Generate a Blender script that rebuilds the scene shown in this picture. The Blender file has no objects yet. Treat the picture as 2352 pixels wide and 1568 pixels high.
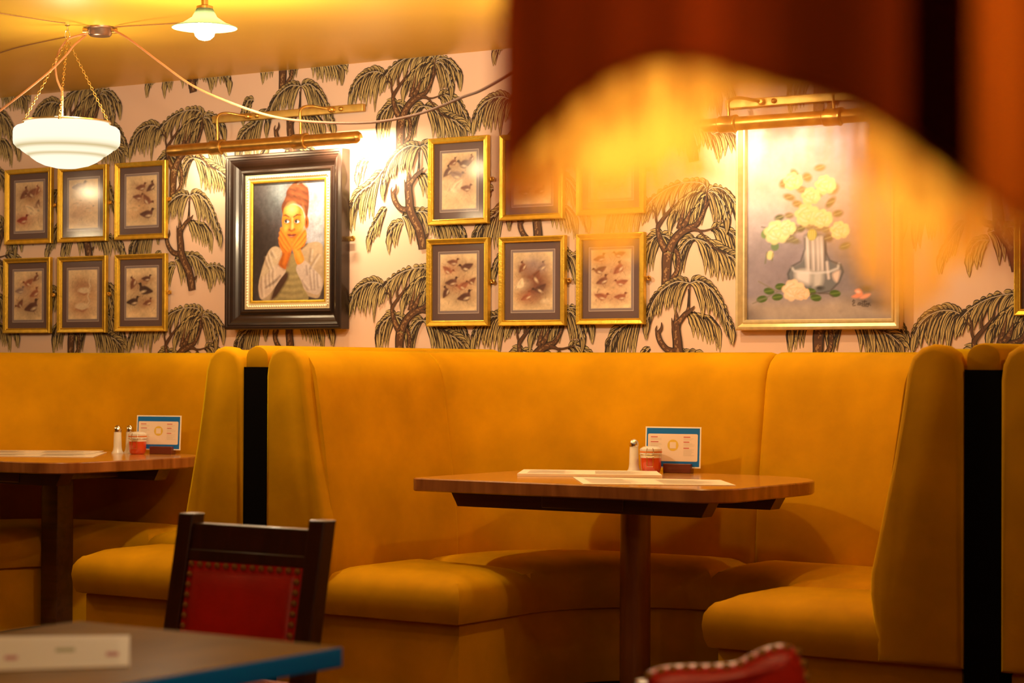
import bpy, bmesh, math, random
import numpy as np
from mathutils import Vector, Matrix, Euler
random.seed(7); rng = np.random.default_rng(11)
SC = bpy.context.scene
COL = SC.collection
PI = math.pi

# ------------------------------------------------------------------ camera
F = 4900.0; TH = math.atan(4900/7250.0); PITCH = math.atan(61/4900.0); ROLL = 0.004
CAM = Vector((0, 0, 1.13))
fw0 = Vector((-math.sin(TH), math.cos(TH), 0)); R0 = Vector((math.cos(TH), math.sin(TH), 0)); U0 = Vector((0, 0, 1))
FW = fw0*math.cos(PITCH) + U0*math.sin(PITCH)
UP1 = U0*math.cos(PITCH) - fw0*math.sin(PITCH)
RT = R0*math.cos(ROLL) + UP1*math.sin(ROLL)
UP = UP1*math.cos(ROLL) - R0*math.sin(ROLL)
def ray(x, y): return FW + RT*((x-1176)/F) + UP*((784-y)/F)
def onY(x, y, Y):
    d = ray(x, y); return CAM + d*(Y/d.y)
def onZ(x, y, Z):
    d = ray(x, y); return CAM + d*((Z-CAM.z)/d.z)
def onD(x, y, D):
    return CAM + ray(x, y)*D
def proj(p):
    v = Vector(p)-CAM; z = v.dot(FW)
    return 1176+F*v.dot(RT)/z, 784-F*v.dot(UP)/z
WY = 7.2       # back wall plane
FY = 5.72      # front plane of the booths
CEIL = None

# ------------------------------------------------------------------ scene tree helpers
def link(o, parent=None):
    COL.objects.link(o)
    if parent is not None: o.parent = parent
    return o
def tag(o, label=None, cat=None, group=None, kind=None):
    if label: o['label'] = label
    if cat: o['category'] = cat
    if group: o['group'] = group
    if kind: o['kind'] = kind
    return o
def thing(name, label, cat, loc=(0, 0, 0), rotz=0, group=None):
    o = bpy.data.objects.new(name, None); COL.objects.link(o)
    o.empty_display_size = 0.05
    o.location = loc; o.rotation_euler = (0, 0, rotz)
    return tag(o, label, cat, group)
def mesh_obj(name, bm, mat, parent=None, smooth=True, loc=None):
    me = bpy.data.meshes.new(name)
    bmesh.ops.recalc_face_normals(bm, faces=bm.faces)
    bm.to_mesh(me); bm.free()
    if smooth:
        me.polygons.foreach_set('use_smooth', [True]*len(me.polygons))
        try: me.set_sharp_from_angle(angle=math.radians(38))
        except Exception: pass
    for m in (mat if isinstance(mat, (list, tuple)) else [mat]): me.materials.append(m)
    o = bpy.data.objects.new(name, me)
    if loc is not None: o.location = loc
    return link(o, parent)
def struct(name, bm, mat, smooth=False):
    return tag(mesh_obj(name, bm, mat, None, smooth), kind='structure')
def copy_tree(o, parent=None):
    c = o.copy(); COL.objects.link(c); c.parent = parent
    for ch in o.children: copy_tree(ch, c)
    return c

# ------------------------------------------------------------------ shape helpers (add to a bmesh)
def add_box(bm, x0, x1, y0, y1, z0, z1, bev=0.0, M=None):
    c = Vector(((x0+x1)/2, (y0+y1)/2, (z0+z1)/2))
    g = bmesh.ops.create_cube(bm, size=1.0)
    vs = g['verts']
    bmesh.ops.scale(bm, vec=(x1-x0, y1-y0, z1-z0), verts=vs)
    if bev > 0:
        es = list({e for v in vs for e in v.link_edges})
        r = bmesh.ops.bevel(bm, geom=es, offset=bev, segments=3, affect='EDGES', profile=0.6)
        vs = list({v for f in r['faces'] for v in f.verts} | {v for v in vs if v.is_valid})
        # gather the connected island
        seen = set(vs); stack = list(vs)
        while stack:
            v = stack.pop()
            for e in v.link_edges:
                w = e.other_vert(v)
                if w not in seen: seen.add(w); stack.append(w)
        vs = list(seen)
    bmesh.ops.translate(bm, vec=c, verts=vs)
    if M is not None: bmesh.ops.transform(bm, matrix=M, verts=vs)
    return vs
def box(x0, x1, y0, y1, z0, z1, bev=0.0):
    bm = bmesh.new(); add_box(bm, x0, x1, y0, y1, z0, z1, bev); return bm
def add_tube(bm, pts, r, n=10, caps=True, flat=1.0):
    pts = [Vector(p) for p in pts]
    rs = r if isinstance(r, (list, tuple)) else [r]*len(pts)
    rings = []; prev = None
    for i, p in enumerate(pts):
        a = pts[max(i-1, 0)]; b = pts[min(i+1, len(pts)-1)]
        t = (b-a).normalized()
        if prev is None:
            ref = Vector((0, 0, 1)) if abs(t.z) < .9 else Vector((1, 0, 0))
            u = t.cross(ref).normalized()
        else:
            u = (prev - t*prev.dot(t))
            u = u.normalized() if u.length > 1e-6 else t.orthogonal().normalized()
        prev = u; v = t.cross(u)
        rings.append([bm.verts.new(p + (u*math.cos(2*PI*k/n) + v*math.sin(2*PI*k/n)*flat)*rs[i]) for k in range(n)])
    for i in range(len(rings)-1):
        for k in range(n):
            bm.faces.new((rings[i][k], rings[i][(k+1) % n], rings[i+1][(k+1) % n], rings[i+1][k]))
    if caps:
        bm.faces.new(rings[0]); bm.faces.new(rings[-1])
def add_lathe(bm, prof, c=(0, 0, 0), n=40, M=None, closed=False):
    c = Vector(c); rings = []; allv = []
    for r, z in prof:
        if r < 1e-5:
            rings.append([bm.verts.new((0, 0, z))])
        else:
            rings.append([bm.verts.new((r*math.cos(2*PI*k/n), r*math.sin(2*PI*k/n), z)) for k in range(n)])
        allv += rings[-1]
    for i in range(len(rings)-1):
        a, b = rings[i], rings[i+1]
        for k in range(n):
            k2 = (k+1) % n
            if len(a) == 1 and len(b) == 1: continue
            if len(a) == 1: bm.faces.new((a[0], b[k2], b[k]))
            elif len(b) == 1: bm.faces.new((a[k], a[k2], b[0]))
            else: bm.faces.new((a[k], a[k2], b[k2], b[k]))
    if M is not None: bmesh.ops.transform(bm, matrix=M, verts=allv)
    bmesh.ops.translate(bm, vec=c, verts=allv)
    return allv
def smooth_path(pts, n=8, closed=False):
    P = [Vector(p) for p in pts]; out = []; m = len(P)
    rngi = range(m) if closed else range(m-1)
    for i in rngi:
        if closed: p0, p1, p2, p3 = P[(i-1) % m], P[i], P[(i+1) % m], P[(i+2) % m]
        else: p0, p1, p2, p3 = P[max(i-1, 0)], P[i], P[i+1], P[min(i+2, m-1)]
        for k in range(n):
            t = k/n
            out.append(0.5*((2*p1)+(p2-p0)*t+(2*p0-5*p1+4*p2-p3)*t*t+(3*p1-p0-3*p2+p3)*t**3))
    if not closed: out.append(P[-1])
    return out
def round_poly(pts, rad, n=6):
    out = []; m = len(pts)
    for i in range(m):
        p = Vector(pts[i]); a = Vector(pts[i-1]); b = Vector(pts[(i+1) % m])
        r = rad[i] if isinstance(rad, (list, tuple)) else rad
        if r <= 0: out.append(p); continue
        da = (a-p).normalized(); db = (b-p).normalized()
        ang = da.angle(db); d = min(r/math.tan(ang/2), (a-p).length*.49, (b-p).length*.49); r = d*math.tan(ang/2)
        c = p + (da+db).normalized()*(r/math.sin(ang/2))
        s = p+da*d; e = p+db*d
        a0 = math.atan2(s.y-c.y, s.x-c.x); a1 = math.atan2(e.y-c.y, e.x-c.x)
        while a1-a0 > PI: a1 -= 2*PI
        while a1-a0 < -PI: a1 += 2*PI
        for k in range(n+1):
            t = a0+(a1-a0)*k/n; out.append(Vector((c.x+r*math.cos(t), c.y+r*math.sin(t))))
    return out
def resample(pts, step):
    out = []; m = len(pts)
    for i in range(m):
        a = Vector(pts[i]); b = Vector(pts[(i+1) % m]); L = (b-a).length
        k = max(1, int(round(L/step)))
        for j in range(k): out.append(a+(b-a)*(j/k))
    return out
def ccw(pts):
    A = sum(pts[i].x*pts[(i+1) % len(pts)].y-pts[(i+1) % len(pts)].x*pts[i].y for i in range(len(pts)))
    return pts if A > 0 else pts[::-1]
def inset_ring(pts, d):
    out = []; m = len(pts)
    for i in range(m):
        a = pts[i-1]; p = pts[i]; b = pts[(i+1) % m]
        e1 = (p-a); e2 = (b-p)
        if e1.length < 1e-7: e1 = e2
        if e2.length < 1e-7: e2 = e1
        n1 = Vector((-e1.y, e1.x)).normalized(); n2 = Vector((-e2.y, e2.x)).normalized()
        nn = n1+n2
        nn = nn.normalized() if nn.length > 1e-6 else n1
        s = d/max(.5, nn.dot(n1)); out.append(p+nn*s)
    return out
def cdt_cap(bm, ring, z, zf=None, grid=.04):
    """fill a ring of verts, optionally with interior points raised by zf(distance to the edge)"""
    from mathutils.geometry import delaunay_2d_cdt
    P = [Vector((v.co.x, v.co.y)) for v in ring]; n = len(P); pts = list(P)
    if zf:
        A = np.array([[p.x, p.y] for p in P]); B = np.roll(A, -1, 0)
        x0, y0 = A.min(0); x1, y1 = A.max(0)
        yy = y0+grid*.5; row = 0
        while yy < y1:
            xx = x0+grid*(.5 if row % 2 else 1.0)
            while xx < x1:
                ins = False
                for i in range(n):
                    a, b = A[i], B[i]
                    if (a[1] > yy) != (b[1] > yy) and xx < (b[0]-a[0])*(yy-a[1])/(b[1]-a[1])+a[0]: ins = not ins
                if ins:
                    d = B-A; t = np.clip(((xx-A[:, 0])*d[:, 0]+(yy-A[:, 1])*d[:, 1])/((d**2).sum(1)+1e-12), 0, 1)
                    D = np.hypot(xx-A[:, 0]-t*d[:, 0], yy-A[:, 1]-t*d[:, 1]).min()
                    if D > grid*.45: pts.append(Vector((xx, yy)))
                xx += grid
            yy += grid*.87; row += 1
    vs, _, fs, ov, _, _ = delaunay_2d_cdt(pts, [(i, (i+1) % n) for i in range(n)], [], 1, 1e-6)
    A = np.array([[p.x, p.y] for p in P]); B = np.roll(A, -1, 0); d = B-A; out = []
    for i, v in enumerate(vs):
        src = [k for k in ov[i] if k < n]
        if src: out.append(ring[src[0]]); continue
        t = np.clip(((v.x-A[:, 0])*d[:, 0]+(v.y-A[:, 1])*d[:, 1])/((d**2).sum(1)+1e-12), 0, 1)
        D = np.hypot(v.x-A[:, 0]-t*d[:, 0], v.y-A[:, 1]-t*d[:, 1]).min()
        out.append(bm.verts.new((v.x, v.y, z+(zf(D) if zf else 0))))
    for f in fs:
        q = [out[k] for k in f]
        if len(set(q)) == 3:
            try: bm.faces.new(q)
            except ValueError: pass
def add_rings(bm, poly, rings, cap0=True, cap1=True, M=None):
    """poly: ccw 2D points; rings: list of (inset, z)"""
    R = []
    for d, z in rings:
        q = inset_ring(poly, d) if abs(d) > 1e-9 else poly
        R.append([bm.verts.new((p.x, p.y, z)) for p in q])
    n = len(poly)
    for i in range(len(R)-1):
        for k in range(n):
            bm.faces.new((R[i][k], R[i][(k+1) % n], R[i+1][(k+1) % n], R[i+1][k]))
    if cap0: cdt_cap(bm, R[0], rings[0][1])
    if cap1: cdt_cap(bm, R[-1], rings[-1][1])
    if M is not None:
        bmesh.ops.transform(bm, matrix=M, verts=[v for r in R for v in r])
    return R

# ------------------------------------------------------------------ materials
def srgb(r, g, b):
    def f(c):
        c /= 255.0
        return c/12.92 if c <= .04045 else ((c+.055)/1.055)**2.4
    return (f(r), f(g), f(b))
def mat(name, col, rough=.5, metal=0., spec=.5, coat=0., coat_rough=.1, sheen=0., sheen_tint=None, noise=None, bump=None,
        emis=None, estr=0., rvar=None):
    """noise=(scale, amount, stretch) -> colour variation; bump=(scale, strength)"""
    m = bpy.data.materials.new(name); m.use_nodes = True
    nt = m.node_tree; b = nt.nodes['Principled BSDF']
    b.inputs['Base Color'].default_value = (*col, 1); b.inputs['Roughness'].default_value = rough
    b.inputs['Metallic'].default_value = metal; b.inputs['Specular IOR Level'].default_value = spec
    b.inputs['Coat Weight'].default_value = coat; b.inputs['Coat Roughness'].default_value = coat_rough
    if sheen:
        b.inputs['Sheen Weight'].default_value = sheen; b.inputs['Sheen Roughness'].default_value = .35
        if sheen_tint: b.inputs['Sheen Tint'].default_value = (*sheen_tint, 1)
    if emis:
        b.inputs['Emission Color'].default_value = (*emis, 1); b.inputs['Emission Strength'].default_value = estr
    tc = nt.nodes.new('ShaderNodeTexCoord')
    def ntex(scale, stretch=(1, 1, 1), detail=4):
        mp = nt.nodes.new('ShaderNodeMapping'); mp.inputs['Scale'].default_value = stretch
        nt.links.new(tc.outputs['Object'], mp.inputs['Vector'])
        n = nt.nodes.new('ShaderNodeTexNoise'); n.inputs['Scale'].default_value = scale; n.inputs['Detail'].default_value = detail
        nt.links.new(mp.outputs[0], n.inputs['Vector']); return n
    if noise:
        sc, amt = noise[0], noise[1]; st = noise[2] if len(noise) > 2 else (1, 1, 1)
        n = ntex(sc, st)
        r = nt.nodes.new('ShaderNodeMapRange'); r.inputs[1].default_value = .3; r.inputs[2].default_value = .7
        r.inputs[3].default_value = 1-amt; r.inputs[4].default_value = 1+amt*.6
        nt.links.new(n.outputs['Fac'], r.inputs[0])
        mx = nt.nodes.new('ShaderNodeVectorMath'); mx.operation = 'SCALE'
        mx.inputs[0].default_value = col; nt.links.new(r.outputs[0], mx.inputs['Scale'])
        nt.links.new(mx.outputs[0], b.inputs['Base Color'])
    if bump:
        n = ntex(bump[0], bump[2] if len(bump) > 2 else (1, 1, 1), 6)
        bp = nt.nodes.new('ShaderNodeBump'); bp.inputs['Strength'].default_value = bump[1]; bp.inputs['Distance'].default_value = .01
        nt.links.new(n.outputs['Fac'], bp.inputs['Height']); nt.links.new(bp.outputs[0], b.inputs['Normal'])
    return m
def vcmat(name, rough=.6, spec=.4, coat=0.):
    m = mat(name, (1, 1, 1), rough, spec=spec, coat=coat)
    nt = m.node_tree; a = nt.nodes.new('ShaderNodeAttribute'); a.attribute_name = 'paint'
    nt.links.new(a.outputs['Color'], nt.nodes['Principled BSDF'].inputs['Base Color']); return m
def wood_mat(name, c1, c2, rough=.3, coat=.4, axis=(1, 12, 12), scale=3):
    m = mat(name, c1, rough, coat=coat, coat_rough=.15)
    nt = m.node_tree; b = nt.nodes['Principled BSDF']
    tc = nt.nodes.new('ShaderNodeTexCoord'); mp = nt.nodes.new('ShaderNodeMapping'); mp.inputs['Scale'].default_value = axis
    n = nt.nodes.new('ShaderNodeTexNoise'); n.inputs['Scale'].default_value = scale; n.inputs['Detail'].default_value = 6
    n.inputs['Distortion'].default_value = .6
    cr = nt.nodes.new('ShaderNodeValToRGB'); cr.color_ramp.elements[0].position = .3; cr.color_ramp.elements[1].position = .7
    cr.color_ramp.elements[0].color = (*c1, 1); cr.color_ramp.elements[1].color = (*c2, 1)
    nt.links.new(tc.outputs['Object'], mp.inputs[0]); nt.links.new(mp.outputs[0], n.inputs['Vector'])
    nt.links.new(n.outputs['Fac'], cr.inputs[0]); nt.links.new(cr.outputs[0], b.inputs['Base Color'])
    return m
def glow_mat(name, col, strength):
    m = bpy.data.materials.new(name); m.use_nodes = True; nt = m.node_tree; nt.nodes.clear()
    e = nt.nodes.new('ShaderNodeEmission'); e.inputs[0].default_value = (*col, 1); e.inputs[1].default_value = strength
    o = nt.nodes.new('ShaderNodeOutputMaterial'); nt.links.new(e.outputs[0], o.inputs[0]); return m
def cloth_mat(name, col, trans, tcol, rough=.8, mixf=.5, noise=None, streak=0):
    """diffuse + translucent fabric"""
    m = bpy.data.materials.new(name); m.use_nodes = True; nt = m.node_tree; nt.nodes.clear()
    d = nt.nodes.new('ShaderNodeBsdfDiffuse'); d.inputs[0].default_value = (*col, 1)
    t = nt.nodes.new('ShaderNodeBsdfTranslucent'); t.inputs[0].default_value = (*tcol, 1)
    mx = nt.nodes.new('ShaderNodeMixShader'); mx.inputs[0].default_value = trans
    o = nt.nodes.new('ShaderNodeOutputMaterial')
    nt.links.new(d.outputs[0], mx.inputs[1]); nt.links.new(t.outputs[0], mx.inputs[2]); nt.links.new(mx.outputs[0], o.inputs[0])
    if streak:
        tc = nt.nodes.new('ShaderNodeTexCoord'); mp = nt.nodes.new('ShaderNodeMapping'); mp.inputs['Scale'].default_value = (streak, streak, 1.2)
        n = nt.nodes.new('ShaderNodeTexNoise'); n.inputs['Scale'].default_value = 1; n.inputs['Detail'].default_value = 3
        r = nt.nodes.new('ShaderNodeMapRange'); r.inputs[1].default_value = .32; r.inputs[2].default_value = .68; r.inputs[3].default_value = .45; r.inputs[4].default_value = 1.7
        nt.links.new(tc.outputs['Object'], mp.inputs[0]); nt.links.new(mp.outputs[0], n.inputs[0]); nt.links.new(n.outputs[0], r.inputs[0])
        for nd, c in ((d, col), (t, tcol)):
            v = nt.nodes.new('ShaderNodeVectorMath'); v.operation = 'SCALE'; v.inputs[0].default_value = c; nt.links.new(r.outputs[0], v.inputs['Scale']); nt.links.new(v.outputs[0], nd.inputs[0])
    return m
def pane_mat(name, gloss=.08):
    m = bpy.data.materials.new(name); m.use_nodes = True; nt = m.node_tree; nt.nodes.clear()
    t = nt.nodes.new('ShaderNodeBsdfTransparent'); g = nt.nodes.new('ShaderNodeBsdfGlossy'); g.inputs['Roughness'].default_value = .12
    fr = nt.nodes.new('ShaderNodeFresnel'); geo = nt.nodes.new('ShaderNodeNewGeometry'); mr = nt.nodes.new('ShaderNodeMapRange')
    mr.inputs[3].default_value = 1.5; mr.inputs[4].default_value = 1/1.5; nt.links.new(geo.outputs['Backfacing'], mr.inputs[0]); nt.links.new(mr.outputs[0], fr.inputs[0])
    mx = nt.nodes.new('ShaderNodeMixShader'); o = nt.nodes.new('ShaderNodeOutputMaterial')
    nt.links.new(fr.outputs[0], mx.inputs[0]); nt.links.new(t.outputs[0], mx.inputs[1]); nt.links.new(g.outputs[0], mx.inputs[2])
    nt.links.new(mx.outputs[0], o.inputs[0]); return m

VELVET = mat('mustard_velvet', (.57, .262, .0008), .8, spec=.08, sheen=.8, sheen_tint=(1, .74, .0), noise=(4.5, .20), bump=(9, .16))
VELVET_D = VELVET
BLACK = mat('black_lacquer', (.003, .002, .002), .7, spec=.05)
BRASS = mat('brass', (.66, .38, .09), .30, metal=.85, noise=(30, .15))
BRASS_BAR = mat('brass_plate', (.68, .44, .12), .38, metal=.85, noise=(18, .2))
GOLD = mat('gold_leaf', (.78, .48, .05), .33, metal=.75, noise=(40, .15), bump=(120, .1))
GOLD_PALE = mat('pale_gold_leaf', (.80, .62, .32), .35, metal=.6, noise=(40, .12))
DARKWOOD = mat('black_brown_lacquer', (.020, .009, .006), .30, coat=.2, noise=(20, .2))
MAT_BOARD = mat('brown_mat_board', (.135, .082, .082), .8)
MAT_LINE = mat('pale_mat_line', (.58, .47, .45), .8)
GLASS_PANE = pane_mat('picture_glass')
TABLE_TOP = wood_mat('varnished_table_wood', (.42, .17, .025), (.60, .28, .05), .22, .6, (2, 14, 14))
TABLE_EDGE = wood_mat('table_edge_wood', (.17, .048, .010), (.33, .12, .03), .25, .5, (6, 6, 1.0), 2.5)
TABLE_DARK = wood_mat('dark_table_wood', (.05, .018, .008), (.09, .03, .012), .35, .3)
LEG_WOOD = wood_mat('table_leg_wood', (.20, .065, .02), (.28, .10, .03), .3, .4, (10, 10, 1))
CHAIR_WOOD = wood_mat('dark_chair_wood', (.035, .010, .006), (.07, .018, .01), .35, .4, (10, 10, 1.5))
LEATHER = mat('red_leather', (.72, .020, .006), .45, coat=.2, coat_rough=.3, noise=(8, .2), bump=(220, .15))
NAIL = mat('brass_nailhead', (.46, .24, .06), .6, metal=.6)
PAPER = mat('cream_paper', (.80, .66, .46), .7, noise=(30, .06))
CHROME = mat('chrome', (.8, .75, .68), .12, metal=1.0)
OPAL = glow_mat('lit_opal_glass', (1.0, .86, .62), 2.2)
FLEX = mat('brown_fabric_flex', (.42, .17, .06), .6, bump=(400, .4))
CEILM = mat('ochre_gloss_ceiling', (.84, .51, .055), .38, spec=.4, noise=(1.2, .08))
# ------------------------------------------------------------------ flat art made of coloured faces (wallpaper)
class Art:
    def __init__(s): s.v = []; s.f = []; s.c = []; s.layer = 0
    def ribbon(s, pts, ws, col, bias=0.0):
        """pts: list of (x,z); ws: widths; quads"""
        n = len(pts); base = len(s.v); s.layer += 1; d = s.layer
        P = np.array(pts, float); T = np.gradient(P, axis=0); L = np.hypot(T[:, 0], T[:, 1])+1e-9
        N = np.stack([-T[:, 1]/L, T[:, 0]/L], 1); W = np.array(ws)[:, None]*.5
        A = P+N*W+N*bias; B = P-N*W+N*bias
        for i in range(n): s.v.append((A[i, 0], d, A[i, 1])); s.v.append((B[i, 0], d, B[i, 1]))
        for i in range(n-1):
            s.f.append((base+2*i, base+2*i+1, base+2*i+3, base+2*i+2)); s.c.append(col)
def bez(p0, p1, p2, n=7):
    return [((1-t)**2*p0[0]+2*t*(1-t)*p1[0]+t*t*p2[0], (1-t)**2*p0[1]+2*t*(1-t)*p1[1]+t*t*p2[1]) for t in [k/(n-1) for k in range(n)]]

LEAF = (.50, .375, .16); LEAF2 = (.37, .265, .11); INK = (.030, .017, .012); BARK = (.105, .045, .022); BARK_HI = (.30, .165, .075)
RIB = (.62, .52, .40)
O4 = (1537, 577)        # crotch of the column-4 tree in the photograph
def WXZ(x, y): p = onY(x, y, WY); return (p.x, p.z)
_o4 = WXZ(*O4); _o2 = WXZ(925, 272)
def m4(a, b):  # coordinates read on the enlarged crops of column 4
    x, z = WXZ(1380+a/6.918, 380+b/6.918); return (x-_o4[0], z-_o4[1])
def m2(a, b):  # column 2, upper crop
    x, z = WXZ(800+a/6.918, 100+b/6.918); return (x-_o2[0], z-_o2[1])
def m2b(a, b):  # column 2, lower crop
    x, z = WXZ(800+a/6.918, 320+b/6.918); return (x-_o2[0], z-_o2[1])
U = 1/6.918/560.0       # one crop pixel in metres (about)
def build_motif():
    A = Art(); R = random.Random(3)
    def leaf(p0, p1, p2, w, dark=.35):
        q = bez(p0, p1, p2, 8); prof = [.35, .62, .85, 1.0, .95, .72, .42, .03]
        j = [1+R.uniform(-.12, .12) for _ in prof]
        A.ribbon(q, [w*a*1.42*b+.0010 for a, b in zip(prof, j)], INK)
        A.ribbon(q, [w*a*b for a, b in zip(prof, j)], LEAF if R.random() > .22 else LEAF2)
        k = R.choice([4, 5, 6])
        side = R.choice([-1, 1])
        A.ribbon(q[:k], [w*.42*(1-i/(k-.5)) for i in range(k)], INK, bias=side*w*.22)
        A.ribbon(q[1:7], [w*.10]*6, INK, bias=-side*w*.05)
    def frond(path, L0, L1, n, w=.0235, above=.33, lean=0.0, conv=m4, rib=True, wob=.12):
        P = [Vector(conv(*p)+(0,)) for p in path]; S = smooth_path(P, 6)
        m = len(S)
        def leafs(sgn):
            order = list(range(n)); 
            for i in order:
                t = (i+.5)/n; k = min(int(t*(m-1)), m-2); p = S[k]; d = (S[k+1]-S[k]).normalized()
                L = (L0+(L1-L0)*t)*U*(1+R.uniform(-wob, wob))
                if sgn < 0:
                    tip = (p.x+d.x*L*.33+lean*L+R.uniform(-.006, .006), p.y-L*.95)
                    c = (p.x+d.x*L*.36, p.y+d.y*L*.10-L*.10)
                    leaf((p.x, p.y), c, tip, w*R.uniform(.85, 1.15))
                else:
                    L *= above; nrm = Vector((-d.y, d.x, 0)); nrm = nrm if nrm.y > 0 else -nrm
                    tip = (p.x+d.x*L*1.0+nrm.x*L*.25, p.y+d.y*L*1.0+nrm.y*L*.25)
                    c = (p.x+d.x*L*.4+nrm.x*L*.42, p.y+d.y*L*.4+nrm.y*L*.42)
                    leaf((p.x, p.y), c, tip, w*.62)
        if above > 0: leafs(1)
        leafs(-1)
        if rib:
            A.ribbon([(p.x, p.y) for p in S], [.0062]*m, INK); A.ribbon([(p.x, p.y) for p in S], [.0028]*m, RIB)
    def limb(path, ws, hi=True, conv=m4):
        P = [Vector(conv(*p)+(0,)) for p in path]; S = smooth_path(P, 5); m = len(S)
        W = [np.interp(i/(m-1), [k/(len(ws)-1) for k in range(len(ws))], ws)*U*.95 for i in range(m)]
        A.ribbon([(p.x, p.y) for p in S], [w*1.14+.001 for w in W], INK)
        A.ribbon([(p.x, p.y) for p in S], [w*.86 for w in W], BARK)
        if hi:
            for q in range(int(m*1.3)):
                i = R.randint(1, m-3); w = W[i]
                seg = [(S[i+k].x+R.uniform(-.2, .2)*w, S[i+k].y+R.uniform(-.1, .1)*w) for k in range(2)]
                mid = ((seg[0][0]+seg[1][0])/2, (seg[0][1]+seg[1][1])/2)
                A.ribbon([seg[0], mid, seg[1]], [w*.05, w*R.uniform(.12, .3), w*.04], BARK_HI, bias=R.uniform(-.12, .22)*w)
    # back leaf masses
    frond([(1330, 2330), (1500, 2350), (1700, 2400), (1800, 2500)], 430, 480, 9, above=0, rib=False)
    frond([(1000, 1120), (900, 1110), (800, 1180), (700, 1280), (660, 1420)], 600, 420, 10)
    frond([(950, 1110), (1040, 1125), (1120, 1200), (1160, 1320)], 520, 420, 5)
    frond([(1750, 1010), (1880, 985), (2000, 1030), (2130, 1120), (2240, 1300), (2300, 1420)], 520, 330, 11)
    # left cluster hanging from the U crown
    frond([(560, 480), (450, 620), (330, 740), (200, 830), (110, 960), (70, 1080)], 820, 470, 13, conv=m2b)
    frond([(880, 1330), (780, 1330), (700, 1400), (660, 1520)], 420, 330, 7, conv=m2b)
    frond([(610, 1080), (540, 1170), (460, 1300), (380, 1440), (340, 1560)], 460, 300, 8, conv=m2b)
    frond([(860, 1230), (960, 1190), (1100, 1150), (1250, 1160), (1370, 1260), (1440, 1350)], 500, 430, 10, conv=m2b)
    frond([(1440, 1350), (1560, 1310), (1700, 1330), (1810, 1440), (1850, 1560)], 380, 300, 8, conv=m2b, above=.2)
    frond([(330, 330), (260, 330), (200, 400), (150, 560)], 420, 300, 5, conv=m2b)
    # under-crotch crowns
    frond([(1700, 1190), (1850, 1330), (2000, 1410), (2130, 1480), (2230, 1580)], 560, 330, 9, above=.6)
    frond([(1500, 1165), (1600, 1190), (1700, 1240), (1770, 1330)], 560, 520, 6)
    frond([(1500, 1165), (1420, 1180), (1330, 1270), (1270, 1400), (1250, 1500)], 520, 300, 7)
    # far-left upper crown
    frond([(590, 500), (480, 450), (350, 460), (220, 530), (120, 650), (60, 800)], 620, 330, 13, conv=m2)
    # top crown
    frond([(1375, 320), (1330, 190), (1150, 170), (900, 250), (700, 390), (590, 520)], 560, 330, 13, conv=m2, above=.25, lean=-.1)
    frond([(1365, 330), (1260, 290), (1110, 370), (980, 520), (900, 690)], 560, 330, 11, conv=m2, above=0, rib=False)
    frond([(1375, 320), (1330, 380), (1250, 520), (1180, 640)], 520, 300, 6, conv=m2, above=0, rib=False)
    frond([(1375, 320), (1450, 240), (1580, 250), (1700, 360), (1760, 460)], 520, 330, 8, conv=m2, above=.15)
    frond([(1385, 320), (1450, 290), (1550, 380), (1620, 560), (1650, 700)], 520, 240, 8, conv=m2, above=0)
    # trunk between the U crown and the crotch
    limb([(1180, 1330), (1235, 1420), (1240, 1560), (1215, 1690), (1130, 1800)], [60, 70, 75, 75, 60])
    limb([(1035, 1900), (1050, 1700), (1055, 1520), (1075, 1390)], [130, 150, 165, 180])
    limb([(1045, 1360), (965, 1210), (920, 1060), (915, 930)], [120, 100, 75, 55])
    limb([(915, 950), (885, 850), (885, 720), (825, 560)], [40, 34, 26, 6], hi=False)
    limb([(875, 760), (820, 690), (770, 610)], [26, 20, 5], hi=False)
    limb([(920, 970), (960, 900), (1040, 790), (1120, 690), (1200, 540)], [60, 62, 48, 36, 8], hi=False)
    limb([(1030, 800), (1010, 700), (1030, 560)], [44, 34, 6], hi=False)
    limb([(1090, 1360), (1170, 1190), (1280, 1070), (1380, 1010), (1470, 985)], [150, 130, 125, 105, 90])
    limb([(1250, 1010), (1290, 850), (1320, 730), (1350, 600)], [90, 75, 50, 6])
    limb([(1310, 970), (1370, 880), (1405, 790), (1435, 680)], [80, 95, 60, 6])
    limb([(1420, 980), (1530, 930), (1620, 790), (1660, 670), (1690, 480), (1720, 330)], [80, 72, 62, 44, 26, 16])
    limb([(1650, 700), (1705, 610), (1750, 510)], [42, 36, 5], hi=False)
    limb([(1450, 1000), (1560, 1030), (1640, 1110), (1720, 1210), (1850, 1335), (2000, 1410)], [70, 40, 26, 22, 18, 12], hi=False)
    limb([(1560, 1035), (1660, 1035), (1760, 1010), (1880, 988)], [30, 22, 18, 12], hi=False)
    # U-shaped trunk
    limb([(1400, 3430), (1520, 3430), (1590, 3370)], [80, 60, 10], hi=False)
    limb([(1480, 3640), (1455, 3470), (1400, 3270), (1300, 3090), (1240, 2950), (1225, 2780), (1205, 2600), (1222, 2480)], [150, 165, 165, 165, 160, 150, 140, 130])
    limb([(1170, 2950), (1060, 2920), (970, 2820), (925, 2710), (915, 2620)], [90, 90, 88, 86, 80])
    limb([(900, 2660), (885, 2600), (905, 2540)], [40, 26, 5], hi=False)
    limb([(930, 2650), (975, 2580), (975, 2490)], [50, 44, 6], hi=False)
    limb([(1205, 2540), (1210, 2400), (1185, 2260)], [110, 70, 6])
    limb([(1165, 2620), (1150, 2520), (1135, 2420)], [50, 34, 5], hi=False)
    limb([(1240, 2500), (1330, 2380), (1395, 2290), (1410, 2080), (1425, 1880)], [90, 70, 50, 30, 20])
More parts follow.
